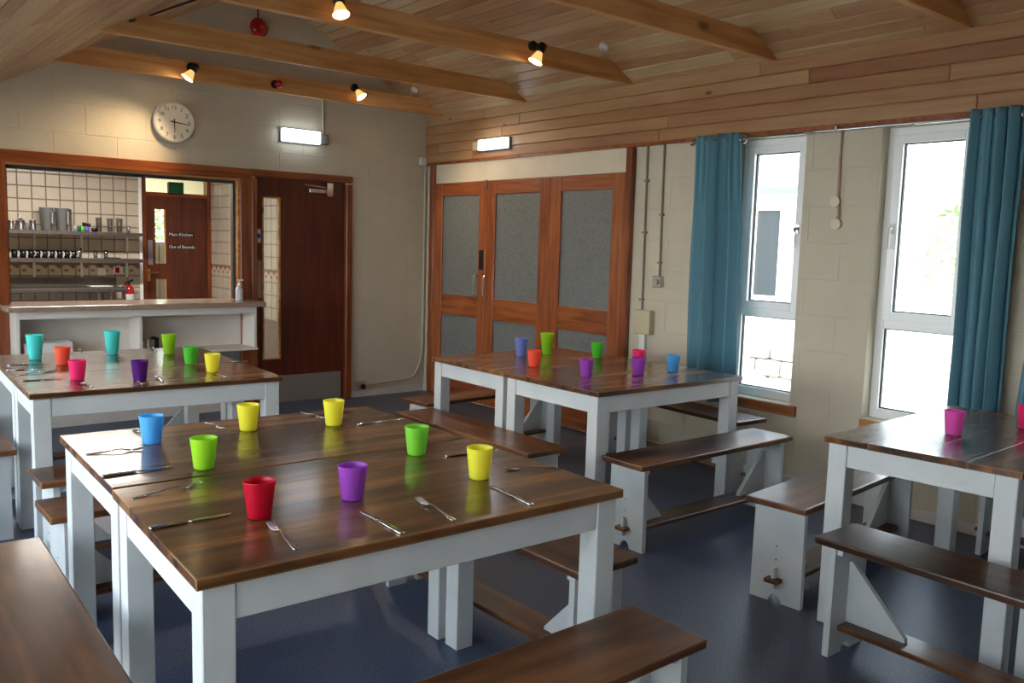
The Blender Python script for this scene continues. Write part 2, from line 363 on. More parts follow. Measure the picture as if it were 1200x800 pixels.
# back wall with hatch and door openings
wb = MB()
HX0, HX1, HZ0, HZ1 = -3.70, -1.94, .924, 1.985
DX0, DX1, DZ = -1.80, -.90, 2.05
for r_ in ((LEFT-.2, HX0, 0, 3.8), (HX0, HX1, 0, HZ0), (HX0, HX1, HZ1, 3.8), (HX1, DX0, 0, 3.8), (DX0, DX1, DZ, 3.8), (DX1, .25, 0, 3.8)):
    wb.box(r_[0], r_[1], 0, .14, r_[2], r_[3])
wall_back = struct('wall_back', 'cream painted blockwork gable wall with the serving hatch and dark door', 'wall', wb, 'wall_paint')
def above_roof(b0, b1, z0, z1):
    xx = min(abs(b0-APX), abs(b1-APX)) if not (b0 < APX < b1) else 0
    return z0 > APZ-SL*xx+.02
blocks(wall_back, 'Y', [(LEFT, -3.76, 0, 2.09), (LEFT, 0, 2.09, 3.7), (-.855, 0, .065, 2.09)], skip=above_roof)
# right wall
W1 = (-4.22, -3.70, .53, 2.25); W2 = (-5.24, -4.71, .53, 2.25); W3 = (-6.5, -5.96, .53, 2.25); W4 = (-8.2, -7.3, .53, 2.25)
wr = MB(); ys = [NEAR-.3]
cur = NEAR-.3
for W in (W4, W3, W2, W1):
    wr.box(0, .28, cur, W[0], 0, 2.72); wr.box(0, .28, W[0], W[1], 0, W[2]); wr.box(0, .28, W[0], W[1], W[3], 2.72); cur = W[1]
wr.box(0, .28, cur, .14, 0, 2.72)
wall_right = struct('wall_right', 'cream painted blockwork window wall under the pine cladding', 'wall', wr, 'wall_paint')
blocks(wall_right, 'X', [(W1[1], -2.80, .065, 2.27), (W1[0], W1[1], .065, .53), (W2[1], W1[0], .065, 2.27), (W2[0], W2[1], .065, .53), (W3[1], W2[0], .065, 2.27), (W3[0], W3[1], .065, .53), (-6.9, W3[0], .065, 2.27)])
# left wall with two wide windows, near wall with a window (behind the camera)
wl = MB(); cur = NEAR-.3
LW = [(-7.2, -6.3), (-6.1, -3.5), (-3.3, -.7)]
for a, b_ in LW:
    wl.box(LEFT-.25, LEFT, cur, a, 0, 2.6); wl.box(LEFT-.25, LEFT, a, b_, 0, .35); wl.box(LEFT-.25, LEFT, a, b_, 2.06, 2.6); cur = b_
wl.box(LEFT-.25, LEFT, cur, .14, 0, 2.6)
struct('wall_left', 'painted left wall with wide windows behind the camera side', 'wall', wl, 'wall_paint')
wn = MB(); wn.box(LEFT, 0, NEAR-.25, NEAR, 0, 3.8)
struct('wall_near', 'painted end wall behind the camera', 'wall', wn, 'wall_paint')

# ceiling: backing sheets plus every board
cb = MB()
cb.hexa([(APX, NEAR-.3, APZ+.012), (.3, NEAR-.3, EAVE+.012-.3*SL), (.3, .3, EAVE+.012-.3*SL), (APX, .3, APZ+.012), (APX, NEAR-.3, APZ+.1), (.3, NEAR-.3, EAVE+.1-.3*SL), (.3, .3, EAVE+.1-.3*SL), (APX, .3, APZ+.1)])
cb.hexa([(LX, NEAR-.3, LZ+.012), (APX, NEAR-.3, APZ+.012), (APX, .3, APZ+.012), (LX, .3, LZ+.012), (LX, NEAR-.3, LZ+.1), (APX, NEAR-.3, APZ+.1), (APX, .3, APZ+.1), (LX, .3, LZ+.1)])
cb.box(LEFT-.3, LX, NEAR-.3, .3, LZ+.0, LZ+.1)
ceiling = struct('ceiling', 'sloping tongue and groove pine boarded ceiling', 'ceiling', cb, 'joint_shade_brown')
def board_row(fn, parent, m, y0=NEAR, y1=0.0, lo=2.2, hi=4.2):
    y = y1-random.uniform(0, 1.6); prev = y1
    while prev > y0:
        y = max(y0, y); bb = fn(prev, y); bb.done('board', m, parent); prev = y-.0015; y -= random.uniform(lo, hi)
BP = .0935; cs = math.cos(math.atan(SL)); sn = math.sin(math.atan(SL))
def slope_board(side, k):
    # distance from apex down the slope
    d0, d1 = k*BP+.0045, (k+1)*BP-.0045; th = .008
    def P(d, y, t): return (APX+side*d*cs-side*t*sn*0, y, APZ-d*sn-t)
    def fn(ya, yb):
        bb = MB(); bb.hexa([P(d0, yb, th), P(d1, yb, th), P(d1, ya, th), P(d0, ya, th), P(d0, yb, -.004), P(d1, yb, -.004), P(d1, ya, -.004), P(d0, ya, -.004)])
        return bb.bevel(.0035)
    return fn
for k in range(int(1.72/cs/BP)+1): board_row(slope_board(1, k), ceiling, 'ceiling_pine')
for k in range(int(2.88/cs/BP)): board_row(slope_board(-1, k), ceiling, 'ceiling_pine', lo=3, hi=4.5)
# cladding on the right wall above the windows
clad = struct('trim_1', 'horizontal pine cladding band above the windows and folding doors', 'cladding', MB().box(-.012, .0, NEAR, 0, 2.272, EAVE+.02), 'cladding_pine')
for k in range(5):
    z0 = 2.285+k*.0893
    def fn(ya, yb, z0=z0):
        bb = MB(); bb.box(-.028, -.010, yb, ya, z0, z0+.0855); return bb.bevel(.005)
    board_row(fn, clad, 'cladding_pine')
MB().box(-.036, -.0, NEAR, 0, 2.262, 2.284).done('edge_strip', 'leaf_wood', clad)

# beams
BY = [-.265, -1.508, -2.735, -3.962, -5.156, -6.40, -7.63]
blab = ['pine tie beam nearest the clock wall, carrying two spotlights', 'second pine tie beam out from the clock wall, no spotlights', 'third pine tie beam out from the clock wall, carrying two spotlights above the hatch side',
        'fourth pine tie beam out from the clock wall, upper middle of the view', 'fifth pine tie beam, its end showing above the right window', 'pine tie beam overhead beside the camera', 'pine tie beam overhead behind the camera']
for i, y in enumerate(BY):
    zb, zt = EAVE, EAVE+.145; n_ = Vector((APX, y, zb))
    xr0, xr1 = 0.0-.001, 0.0-.145/SL; xl0 = 2*APX-xr0; xl1 = 2*APX-xr1
    bb = MB(); bb.prism([(xl0, zb), (xr0, zb), (xr1, zt-.004), (xl1, zt-.004)], 1, y-.024, y+.024); bb.bevel(.002)
    one('tie_beam', blab[i], 'beam', bb, 'beam_pine', 'pine tie beams across the ceiling', loc=(APX, y, zb))

# baseboards
struct('baseboard_back', 'white painted baseboard along the clock wall', 'baseboard', MB().box(-.855, -.0, -.015, 0, 0, .065).box(LEFT, -3.78, -.015, 0, 0, .065), 'baseboard_paint')
struct('baseboard_right', 'white painted baseboard along the window wall', 'baseboard', MB().box(-.015, 0, -2.80, NEAR, 0, .068).box(-.015, 0, 0, -.13, 0, .065), 'baseboard_paint')

# ---------------------------------------------------------------- hatch frame + internal door
hf = struct('trim_2', 'orange-brown timber frame around the kitchen serving hatch', 'frame')
MB().box(-3.78, -3.70, -.03, .16, 0, 2.09).bevel(.004).done('post', 'frame_wood', hf)
MB().box(-1.94, -1.84, -.03, .16, 0, 2.02).bevel(.004).done('post', 'frame_wood', hf)
MB().box(-3.78, -1.84, -.034, .16, 2.005, 2.092).bevel(.004).done('head', 'frame_wood_across', hf)
MB().box(-3.70, -1.94, -.02, .15, 1.985, 2.004).done('pine_lining', 'pine_lining', hf)
MB().box(-1.963, -1.941, -.02, .15, .965, 1.985).done('pine_lining', 'pine_lining', hf)
MB().box(-3.70, -1.963, .03, .08, 1.962, 1.984).box(-1.985, -1.964, .03, .08, .97, 1.962).box(-3.70, -3.685, .03, .08, .97, 1.962).done('shutter_track', 'dark_grey', hf)

dr = struct('door_1', 'dark red-brown internal door with narrow glass strip and steel kick plate', 'door')
MB().box(-1.839, -1.79, -.03, .14, 0, 2.02).bevel(.004).done('door_post', 'frame_wood', dr)
MB().box(-.915, -.855, -.03, .14, 0, 2.02).bevel(.004).done('door_post', 'frame_wood', dr)
MB().box(-1.839, -.855, -.034, .14, 2.035, 2.095).bevel(.004).done('door_head', 'frame_wood_across', dr)
lf = MB(); gx0, gx1, gz0, gz1 = -1.725, -1.56, .42, 1.865
lf.box(-1.79, gx0, .02, .062, .01, 2.035).box(gx1, -.915, .02, .062, .01, 2.035).box(gx0, gx1, .02, .062, .01, gz0).box(gx0, gx1, .02, .062, gz1, 2.035)
leaf = lf.done('leaf', 'door_veneer', dr)
MB().box(gx0, gx1, .036, .042, gz0, gz1).done('pane', 'glass', leaf)
be = MB(); be.box(gx0-.002, gx0+.012, .01, .03, gz0, gz1).box(gx1-.016, gx1+.002, .01, .03, gz0, gz1).box(gx0, gx1, .01, .03, gz0-.002, gz0+.012).box(gx0, gx1, .01, .03, gz1-.012, gz1+.002)
be.done('glazing_bead', 'pine_lining', leaf)
kp = MB().box(-1.545, -.945, .014, .02, .015, .262).box(-1.78, -1.545, .014, .02, .015, .262).done('kick_plate', 'kick_steel', dr); kp['label'] = 'steel kick plate'
MB().box(-1.788, -1.735, .014, .02, .975, 1.306).done('push_plate', 'pale_steel_plate', dr)
sg = MB().box(-1.79, -1.742, .012, .02, 1.462, 1.582).done('fire_door_sign', 'sign_white', dr)
MB().cyl((-1.766, .012, 1.522), (-1.766, .009, 1.522), .022, 20).done('blue_disc', 'sign_blue', sg)
cl = MB().box(-1.29, -1.08, -.02, .02, 1.925, 1.965).bevel(.004).done('door_closer', 'steel', dr)
MB().tube([(-1.10, -.03, 1.975), (-1.36, -.045, 1.99)], .008).box(-1.13, -1.07, -.05, .0, 1.90, 2.02).done('closer_arm', 'chrome', cl)
for zz in (1.38, 1.22): MB().cyl((-1.36, .02, zz+.1), (-1.36, .012, zz+.1), .006, 10).done('screw', 'steel', dr)

# counter + cabinet under the hatch
ct = MB(); ct.box(-3.77, -1.845, -.33, -.036, .925, .965).bevel(.005, 2)
one('serving_counter', 'brown laminate serving counter running through the kitchen hatch', 'counter', ct, 'counter_top', loc=(-2.8, -.1, .925))
struct('trim_4', 'brown laminate sill inside the serving hatch', 'sill', MB().box(-3.698, -1.966, -.0355, .22, .926, .9645), 'counter_top')
cz = thing('counter_cabinet', 'white open-fronted shelf cabinet hung under the serving counter', 'cabinet', (-2.8, -.14, .55))
x0, x1, y0, y1, z0, z1 = -3.72, -1.90, -.29, -.001, .555, .925
MB().box(x0, x1, y0, y1, z0-.0, z0+.022).bevel(.003).done('bottom_shelf', 'cabinet_white', cz)
MB().box(x0+.02, x1-.02, y1-.012, y1, z0+.022, z1-.05).done('back_panel', 'cabinet_white', cz)
MB().box(x0+.01, x0+.03, y0+.008, y1-.012, z0+.022, z1).done('side_panel', 'cabinet_white', cz)
MB().box(x1-.03, x1-.01, y0+.008, y1-.012, z0+.022, z1).done('side_panel', 'cabinet_white', cz)
xd = at(165, 390, 1, -.28)[0]
MB().box(xd-.011, xd+.011, y0+.008, y1-.012, z0+.022, z1-.05).done('divider', 'cabinet_white', cz)
MB().box(x0+.03, x1-.03, y0+.008, y0+.03, z1-.055, z1).done('fascia', 'cabinet_white', cz)
MB().box(-3.60, -1.95, -.012, -.001, .07, .554).done('lower_panel', 'joinery_grey', cz)
MB().box(-3.72, -1.95, -.024, -.001, .0, .11).done('plinth', 'baseboard_paint', cz)
# things in the cabinet
bx = thing('storage_tray', 'pale lidless storage tray in the left bay of the counter cabinet', 'tray', (-3.55, -.2, .577))
MB().box(-3.66, -3.34, -.26, -.06, .578, .585).box(-3.66, -3.34, -.26, -.252, .585, .69).box(-3.66, -3.34, -.068, -.06, .585, .69).box(-3.66, -3.652, -.252, -.068, .585, .69).box(-3.348, -3.34, -.252, -.068, .585, .69).done('tray_body', 'white_plastic', bx)
for i, (c_, h_, m_) in enumerate((('cream', .09, 'cream_plastic'), ('white', .1, 'paper'), ('grey', .095, 'grey_plastic'), ('black', .11, 'black_plastic'))):
    xx = xd+.03+i*.035; b_ = MB().box(xx, xx+.028, -.2, -.08, .5775, .5775+h_).bevel(.002)
    one('small_box', ['cream small box at the left end of the row in the counter cabinet', 'white small box second in the row in the counter cabinet', 'grey small box third in the row in the counter cabinet', 'black small box at the right end of the row in the counter cabinet'][i], 'box', b_, m_, 'small boxes in the counter cabinet', loc=(xx, -.14, .5775))
# soap pump on counter
p0 = at(280.5, 357, 1, -.12); sp = thing('soap_bottle', 'clear pump bottle of hand gel on the right end of the serving counter', 'bottle', (p0[0], -.12, .965))
MB().lathe([(0, 0), (.03, 0), (.032, .01), (.032, .09), (.026, .11), (.013, .118), (.013, .125), (0, .125)], 20, (p0[0], -.12, .9655)).done('bottle_body', 'clear_label', sp, True)
MB().cyl((p0[0], -.12, 1.09), (p0[0], -.12, 1.115), .014).cyl((p0[0], -.12, 1.115), (p0[0], -.12, 1.135), .005).box(p0[0]-.012, p0[0]+.035, -.128, -.112, 1.135, 1.147).done('pump_head', 'white_plastic', sp)

# ---------------------------------------------------------------- kitchen beyond
YK = 3.0
struct('wall_kitchen', 'cream tiled kitchen wall seen through the hatch', 'wall', MB().box(-4.3, -1.885, YK, YK+.1, 0, 2.5), 'grout')
wk = bpy.data.objects['wall_kitchen']
TP = .1345; zline = 1.17
def tile(x0, x1, y0, y1, z0, z1, m, par, nm='tile'):
    b_ = MB().box(x0, x1, y0, y1, z0, z1); b_.bevel(.0015); return b_.done(nm, m, par)
for i in range(14):
    xx = -1.89-(i+1)*TP
    for j in range(-4, 9):
        z0 = zline+j*TP
        tile(xx+.0065, xx+TP-.0065, YK-.007, YK+.002, z0+.0065, z0+TP-.0065, 'border_tile' if j == -1 else 'tile', wk)
for i in range(3):
    pass
struct('trim_3', 'white corner bead at the end of the kitchen tiling', 'trim', MB().box(-1.895, -1.862, YK-.02, YK+.16, 0, 2.5), 'upvc')
wk2 = struct('wall_kitchen_side', 'cream tiled side wall to the right of the inner kitchen door', 'wall', MB().box(-1.03, -.93, .14, YK+.2, 0, 2.5), 'grout')
for i in range(18):
    y1_ = YK+.12-i*TP
    for j in range(-4, 9):
        z0 = zline+j*TP
        if y1_-TP < .2: continue
        if y1_ < 1.6 and j > 6: continue
        b_ = MB().box(-1.036, -1.028, y1_-TP+.006, y1_-.006, z0+.006, z0+TP-.006); b_.done('tile', 'border_tile' if j == -1 else 'tile', wk2)
struct('wall_kitchen_left', 'plain left end wall of the kitchen', 'wall', MB().box(-4.4, -4.3, .14, YK+.1, 0, 2.5), 'wall_paint')
struct('ceiling_kitchen', 'flat white kitchen ceiling', 'ceiling', MB().box(-4.4, -.93, .14, YK+.2, 2.4, 2.5), 'upvc')
# inner door
YD = YK+.1
d2 = struct('door_2', 'dark brown inner kitchen door with glass strips and two black signs', 'door')
ex0, ex1 = at(168, 300, 1, YD)[0], -1.03
zt = at(205, 231, 1, YD)[2]
MB().box(ex0-.02, ex0+.035, YD-.02, YD+.1, 0, 2.3).done('door_post', 'frame_wood', d2)
MB().box(ex1-.05, ex1, YD-.02, YD+.1, 0, 2.3).done('door_post', 'frame_wood', d2)
MB().box(ex0+.035, ex1-.05, YD-.02, YD+.1, zt, zt+.045).done('door_head', 'frame_wood_across', d2)
MB().box(ex0+.035, ex1-.05, YD-.02, YD+.1, 2.2, 2.4).done('transom_head', 'frame_wood_across', d2)
MB().box(ex0+.035, ex1-.05, YD+.03, YD+.036, zt+.045, 2.2).done('transom_pane', 'glass', d2)
a_, b_ = at(181, 245, 1, YD), at(194, 308.5, 1, YD); px0, px1 = a_[0]+0.005, b_[0]
pz1, pz0 = a_[2], b_[2]; qz1, qz0 = at(188, 327, 1, YD)[2], .3
lf = MB(); lx0, lx1 = ex0+.035, ex1-.05
lf.box(lx0, px0, YD, YD+.04, .01, zt).box(px1, lx1, YD, YD+.04, .01, zt).box(px0, px1, YD, YD+.04, pz1, zt).box(px0, px1, YD, YD+.04, qz1, pz0).box(px0, px1, YD, YD+.04, .01, qz0)
lf2 = lf.done('leaf', 'door_veneer', d2)
MB().box(px0, px1, YD+.015, YD+.02, pz0, pz1).done('pane', 'glass', lf2); MB().box(px0, px1, YD+.015, YD+.02, qz0, qz1).done('pane', 'glass', lf2)
MB().box(px1-.012, px1+.004, YD-.008, YD, pz0, pz1).box(px1-.012, px1+.004, YD-.008, YD, qz0, qz1).done('glazing_bead', 'pine_lining', lf2)
a_, b_ = at(171, 281, 1, YD), at(178, 310, 1, YD); MB().box(a_[0]+.02, b_[0]+.01, YD-.006, YD, b_[2], a_[2]).done('push_plate', 'grey_plastic', d2)
a_ = at(174, 322, 1, YD); MB().box(a_[0]-.02, a_[0]+.02, YD-.012, YD, a_[2]-.07, a_[2]+.07).tube([(a_[0], YD-.012, a_[2]+.03), (a_[0], YD-.05, a_[2]+.03), (a_[0]+.1, YD-.05, a_[2]+.03)], .009).done('handle', 'brass', d2)
for (txt, cx_, cy_, wd) in (('Main Kitchen', 212, 274.5, 30), ('Out of Bounds', 213, 289, 31)):
    c_ = at(197.5, cy_, 1, YD-.003); e_ = at(197.5+wd, cy_+1, 1, YD-.003)
    pl = MB().box(c_[0]-.005, e_[0], YD-.004, YD, c_[2]-.024, c_[2]+.024).done('sign_plate', 'black_plastic', d2)
    text(txt, .052 if 'M' in txt else .050, (c_[0]+.004, YD-.005, c_[2]-.016), ROT_BACK, 'sign_white', pl)
a_, b_ = at(198.5, 214, 1, YD-.1), at(215.5, 227.5, 1, YD-.1)
ex = thing('exit_sign', 'dark green exit sign box above the inner kitchen door', 'sign', (a_[0], YD-.06, b_[2]))
MB().box(a_[0], b_[0], YD-.1, YD-.02, b_[2], a_[2]+.01).bevel(.004).done('sign_box', 'black_plastic', ex)
MB().box(a_[0]+.008, b_[0]-.008, YD-.104, YD-.1, b_[2]+.008, a_[2]-.01).done('sign_face', 'green_sign', ex)
# main kitchen beyond the inner door: pale room with one window
mk = MB(); g0, g1 = at(178, 240, 1, 5.4), at(201, 283, 1, 5.4)
mk.box(-4.4, g0.x, 5.4, 5.55, 0, 2.7).box(g1.x, 1.2, 5.4, 5.55, 0, 2.7).box(g0.x, g1.x, 5.4, 5.55, 0, g1.z).box(g0.x, g1.x, 5.4, 5.55, g0.z, 2.7)
mk.box(-4.5, -4.4, YD+.12, 5.55, 0, 2.7).box(1.2, 1.3, YD+.12, 5.55, 0, 2.7)
mk.box(-4.4, ex0-.02, YD+.0, YD+.1, 0, 2.7).box(ex1, 1.2, YD+.1, YD+.14, 0, 2.7)
struct('wall_main_kitchen', 'pale cream walls of the room behind the inner kitchen door', 'wall', mk, 'panel_white')
struct('ceiling_main_kitchen', 'white ceiling of the room behind the inner kitchen door', 'ceiling', MB().box(-4.5, 1.3, YD+.1, 5.55, 2.7, 2.75), 'upvc')
struct('floor_main_kitchen', 'pale floor of the room behind the inner kitchen door', 'floor', MB().box(-4.5, 1.3, 3.3, 5.55, -.1, 0), 'paving')
kl = thing('added_kitchen_lamp', 'added batten lamp lighting the room behind the inner kitchen door', 'lamp', (-1.2, 4.3, 2.7))  # lamp out of view, added so the far room is lit
MB().box(-1.8, -.6, 4.24, 4.36, 2.63, 2.699).done('lamp_body', 'white_plastic', kl); MB().box(-1.75, -.65, 4.25, 4.35, 2.61, 2.629).done('diffuser', 'led_glow', kl)
L = bpy.data.lights.new('added_kitchen_light', 'AREA'); L.shape = 'RECTANGLE'; L.size = 1.1; L.size_y = .1; L.energy = 30; L.color = (.95, 1, .8)
lo = bpy.data.objects.new('added_kitchen_light', L); COL.objects.link(lo); lo.location = (0, 0, -.1); lo.parent = kl
p1 = at(170, 283, 1, 4.3); p2 = at(205, 350, 1, 4.3)
sc_ = thing('added_cupboard', 'added grey cupboard that darkens the glass of the inner kitchen door', 'cupboard', ((p1.x+p2.x)/2, 4.3, 0))  # invented cupboard, put here to darken the lower door glass
MB().box(p1.x-.3, p2.x+.25, 4.3, 4.8, .02, p1.z).bevel(.004).done('cupboard_body', 'kick_steel', sc_)
MB().box(p1.x-.28, (p1.x+p2.x)/2-.02, 4.285, 4.299, .05, p1.z-.03).done('door', 'kick_steel', sc_); MB().box((p1.x+p2.x)/2-.01, p2.x+.23, 4.285, 4.299, .05, p1.z-.03).done('door', 'kick_steel', sc_)
# shelves
def wall_shelf(ya, yb, label):
    zt_ = at(90, ya, 1, YK-.28)[2]; 
    s_ = thing('wall_shelf', label, 'shelf', (-2.7, YK-.15, zt_-.03), 'steel shelves on the kitchen tiles')
    MB().box(-3.75, -1.93, YK-.29, YK-.009, zt_-.012, zt_).box(-3.75, -1.93, YK-.295, YK-.28, zt_-.036, zt_).done('shelf_board', 'shelf_steel', s_)
    for bx_ in (40.5, 96, 149):
        xx = at(bx_, ya+20, 1, YK-.02)[0]
        MB().box(xx-.012, xx+.012, YK-.022, YK-.009, zt_-.21, zt_-.012).box(xx-.01, xx+.01, YK-.27, YK-.01, zt_-.03, zt_-.012).done('bracket', 'white_plastic', s_)
    return zt_
ZU = wall_shelf(271, 271, 'upper steel wall shelf holding steel pots and clear jugs')
ZL = wall_shelf(303, 303, 'lower steel wall shelf holding a row of black mugs')
KY = YK-.15
def kx(px, py=270): return at(px, py, 1, KY)[0]
def kz(px, py): return at(px, py, 1, KY)[2]
def pot(px, r, h, label, lid=True):
    xx = kx(px); t_ = thing('steel_pot', label, 'pot', (xx, KY, ZU), 'steel pots on the upper shelf')
    MB().lathe([(0, 0), (r*.95, 0), (r, .01), (r, h), (r+.004, h+.003), (r-.004, h), (r-.006, .01), (0, .008)], 24, (xx, KY, ZU+.001)).done('pot_body', 'chrome', t_, True)
    if lid: MB().lathe([(r, h+.004), (r*.7, h+.02), (.01, h+.032), (.008, h+.045), (.014, h+.055), (0, h+.062)], 24, (xx, KY, ZU+.001)).done('lid', 'chrome', t_, True); MB().tube([(xx+r, KY, ZU+h*.8), (xx+r+.035, KY, ZU+h*.75), (xx+r+.03, KY, ZU+h*.3), (xx+r, KY, ZU+h*.25)], .005).done('handle', 'chrome', t_)
pot(13, .028, .09, 'small steel pot at the left end of the upper kitchen shelf', False)
pot(24, .045, .09, 'domed steel teapot on the upper kitchen shelf')
pot(38.5, .034, .10, 'plain steel jug just left of the cloudy plastic tubs', False)
for px_, lab in ((55, 'left cloudy plastic measuring tub on the upper shelf'), (73, 'right cloudy plastic measuring tub on the upper shelf')):
    xx = kx(px_); h_ = .235; t_ = thing('plastic_tub', lab, 'tub', (xx, KY, ZU), 'cloudy plastic tubs on the upper shelf')
    MB().lathe([(0, 0), (.05, 0), (.068, h_), (.074, h_), (.074, h_+.006), (.065, h_+.004), (.047, .005), (0, .005)], 24, (xx, KY, ZU+.001)).done('tub_body', 'cloudy_plastic', t_, True)
    MB().tube([(xx+.03, KY-.055, ZU+h_*.85), (xx+.04, KY-.09, ZU+h_*.8), (xx+.035, KY-.085, ZU+h_*.35), (xx+.025, KY-.05, ZU+h_*.3)], .006).done('handle', 'cloudy_plastic', t_)
def tumbler(px, z, r, h, label, m='drinking_glass', grp='drinking glasses on the kitchen shelves', nm='drinking_glass', cat='glass', y=None):
    y = KY if y is None else y
    xx = at(px, 270 if z > 1.4 else 300, 1, y)[0]; mb = MB().lathe([(0, 0), (r*.8, 0), (r, h), (r-.003, h), (r*.8-.003, .005), (0, .005)], 18, (xx, y, z+.001))
    return one(nm, label, cat, mb, m, grp, True, loc=(xx, y, z))
tumbler(83, ZU, .014, .23, 'tall narrow glass vase beside the cloudy plastic tubs')
tumbler(88, ZU, .022, .06, 'small pinkish plastic beaker on the upper shelf', 'cloudy_plastic')
tumbler(93, ZU, .022, .05, 'dark green small pot at left of the upper shelf cluster', 'green_sign', 'small coloured pots on the upper shelf', 'small_pot', 'pot')
tumbler(96.5, ZU, .022, .055, 'bright green small pot on the upper shelf', 'bright_green', 'small coloured pots on the upper shelf', 'small_pot', 'pot')
tumbler(102, ZU, .027, .05, 'lilac small pot on the upper shelf', 'lilac', 'small coloured pots on the upper shelf', 'small_pot', 'pot')
tumbler(99, ZU+.057, .024, .04, 'black small pot perched on the green pot', 'mug_black', 'small coloured pots on the upper shelf', 'small_pot', 'pot')
tumbler(104, ZU+.052, .022, .035, 'black small pot perched on the lilac pot', 'mug_black', 'small coloured pots on the upper shelf', 'small_pot', 'pot')
tumbler(110.5, ZU, .032, .042, 'black shallow pot right of the lilac pot', 'mug_black', 'small coloured pots on the upper shelf', 'small_pot', 'pot')
tumbler(116, ZU, .034, .155, 'tall glass just right of the black pots'); tumbler(129, ZU, .032, .15, 'tall glass second from the black pots')
tumbler(140, ZU, .036, .155, 'tall glass third from the black pots, near the shelf end'); tumbler(151, ZU, .016, .075, 'small steel shaker at the right end of the upper shelf', 'chrome', None, 'shaker', 'shaker')
for i, px_ in enumerate((17, 27, 36.5, 44, 52.5, 61, 70, 78.5, 86.5)):
    xx = at(px_, 300, 1, KY)[0]
    lab = ['black mug at the left end of the lower shelf', 'black mug second from the left on the lower shelf', 'black mug third from the left on the lower shelf', 'black mug fourth from the left on the lower shelf', 'black mug in the middle of the row on the lower shelf', 'black mug sixth from the left on the lower shelf', 'black mug seventh from the left on the lower shelf', 'black mug eighth from the left on the lower shelf', 'black mug at the right end of the row, beside the jug'][i]
    t_ = thing('mug', lab, 'mug', (xx, KY, ZL), 'black mugs on the lower shelf')
    MB().lathe([(0, 0), (.028, 0), (.030, .08), (.027, .08), (.025, .006), (0, .006)], 18, (xx, KY, ZL+.001)).done('mug_body', 'mug_black', t_, True)
    MB().tube([(xx+.028, KY-.01, ZL+.068), (xx+.04, KY-.02, ZL+.06), (xx+.04, KY-.02, ZL+.03), (xx+.028, KY-.01, ZL+.02)], .0045, 6).done('handle', 'mug_white', t_)
tumbler(93, ZL, .028, .11, 'glass jug just right of the black mugs on the lower shelf'); tumbler(112, ZL, .024, .085, 'left small glass on the lower shelf'); tumbler(124, ZL, .026, .09, 'right small glass on the lower shelf')
xx = kx(133, 303); one('dark_tray', 'small dark tray lying on the right part of the lower shelf', 'tray', MB().box(xx-.09, xx+.06, KY-.06, KY+.06, ZL+.001, ZL+.014).bevel(.004), 'dark_grey', loc=(xx, KY, ZL))
# worktop
zw = at(90, 338, 1, 2.45)[2]
wt = thing('steel_worktop', 'stainless steel worktop with upstand against the tiled kitchen wall', 'worktop', (-2.9, 2.7, 0))
xe = at(148, 338, 1, 2.5)[0]; xu = at(136, 330, 1, YK-.02)[0]
MB().box(-3.8, xe, 2.42, YK-.012, zw-.04, zw).bevel(.004).done('worktop_slab', 'shelf_steel', wt)
MB().box(-3.8, xu, YK-.03, YK-.012, zw, zw+.09).done('upstand', 'shelf_steel', wt)
for lx in (-3.35, -2.35, xe-.04):
    for ly in (2.46, 2.94): MB().box(lx-.018, lx+.018, ly-.018, ly+.018, 0, zw-.04).done('leg', 'steel', wt)
xx = at(118, 333, 1, 2.8)[0]; one('paper_sheet', 'white paper sheet lying on the steel kitchen worktop', 'paper', MB().box(xx-.12, xx+.1, 2.7, 2.9, zw+.001, zw+.006), 'paper', loc=(xx, 2.8, zw))
a_ = at(119, 318, 1, YK-.01); one('wall_socket', 'white square switch plate on the kitchen tiles', 'socket', MB().box(a_[0]-.043, a_[0]+.043, YK-.02, YK-.0075, a_[2]-.043, a_[2]+.043).bevel(.003), 'white_plastic', loc=(a_[0], YK-.01, a_[2]))
a_ = at(140, 316.5, 1, YK-.01); s_ = thing('fire_notice', 'small white fire notice with red square and green edge on the tiles', 'sign', (a_[0], YK-.01, a_[2]))
MB().box(a_[0]-.065, a_[0]+.06, YK-.011, YK-.0075, a_[2]-.038, a_[2]+.038).done('notice_board', 'sign_white', s_)
MB().box(a_[0]-.045, a_[0]-.0, YK-.013, YK-.011, a_[2]-.03, a_[2]+.03).done('red_square', 'red_gloss', s_); MB().box(a_[0]+.035, a_[0]+.058, YK-.013, YK-.011, a_[2]-.03, a_[2]+.03).done('green_panel', 'bright_green', s_)
a_ = at(151, 330, 1, 2.85); fz = at(151, 340, 1, 2.85)[2]
fe = thing('fire_extinguisher', 'red fire extinguisher hung on the tiles right of the steel worktop', 'extinguisher', (a_[0], 2.85, fz-.2))
MB().lathe([(0, 0), (.05, 0), (.055, .02), (.055, .26), (.03, .3), (.015, .31), (0, .31)], 24, (a_[0], 2.85, fz-.25)).done('cylinder', 'red_gloss', fe, True)
MB().lathe([(.0565, 0), (.0565, .1)], 24, (a_[0], 2.85, fz-.14)).done('label_band', 'paper', fe)
MB().box(a_[0]-.012, a_[0]+.012, 2.84, 2.86, fz+.06, fz+.09).hexa([(a_[0]-.05, 2.84, fz+.075), (a_[0]+.045, 2.84, fz+.1), (a_[0]+.045, 2.86, fz+.1), (a_[0]-.05, 2.86, fz+.075), (a_[0]-.05, 2.84, fz+.087), (a_[0]+.045, 2.84, fz+.125), (a_[0]+.045, 2.86, fz+.125), (a_[0]-.05, 2.86, fz+.087)]).tube([(a_[0]-.02, 2.85, fz+.07), (a_[0]-.07, 2.84, fz+.04), (a_[0]-.075, 2.83, fz-.12)], .009).done('valve_and_hose', 'black_plastic', fe)
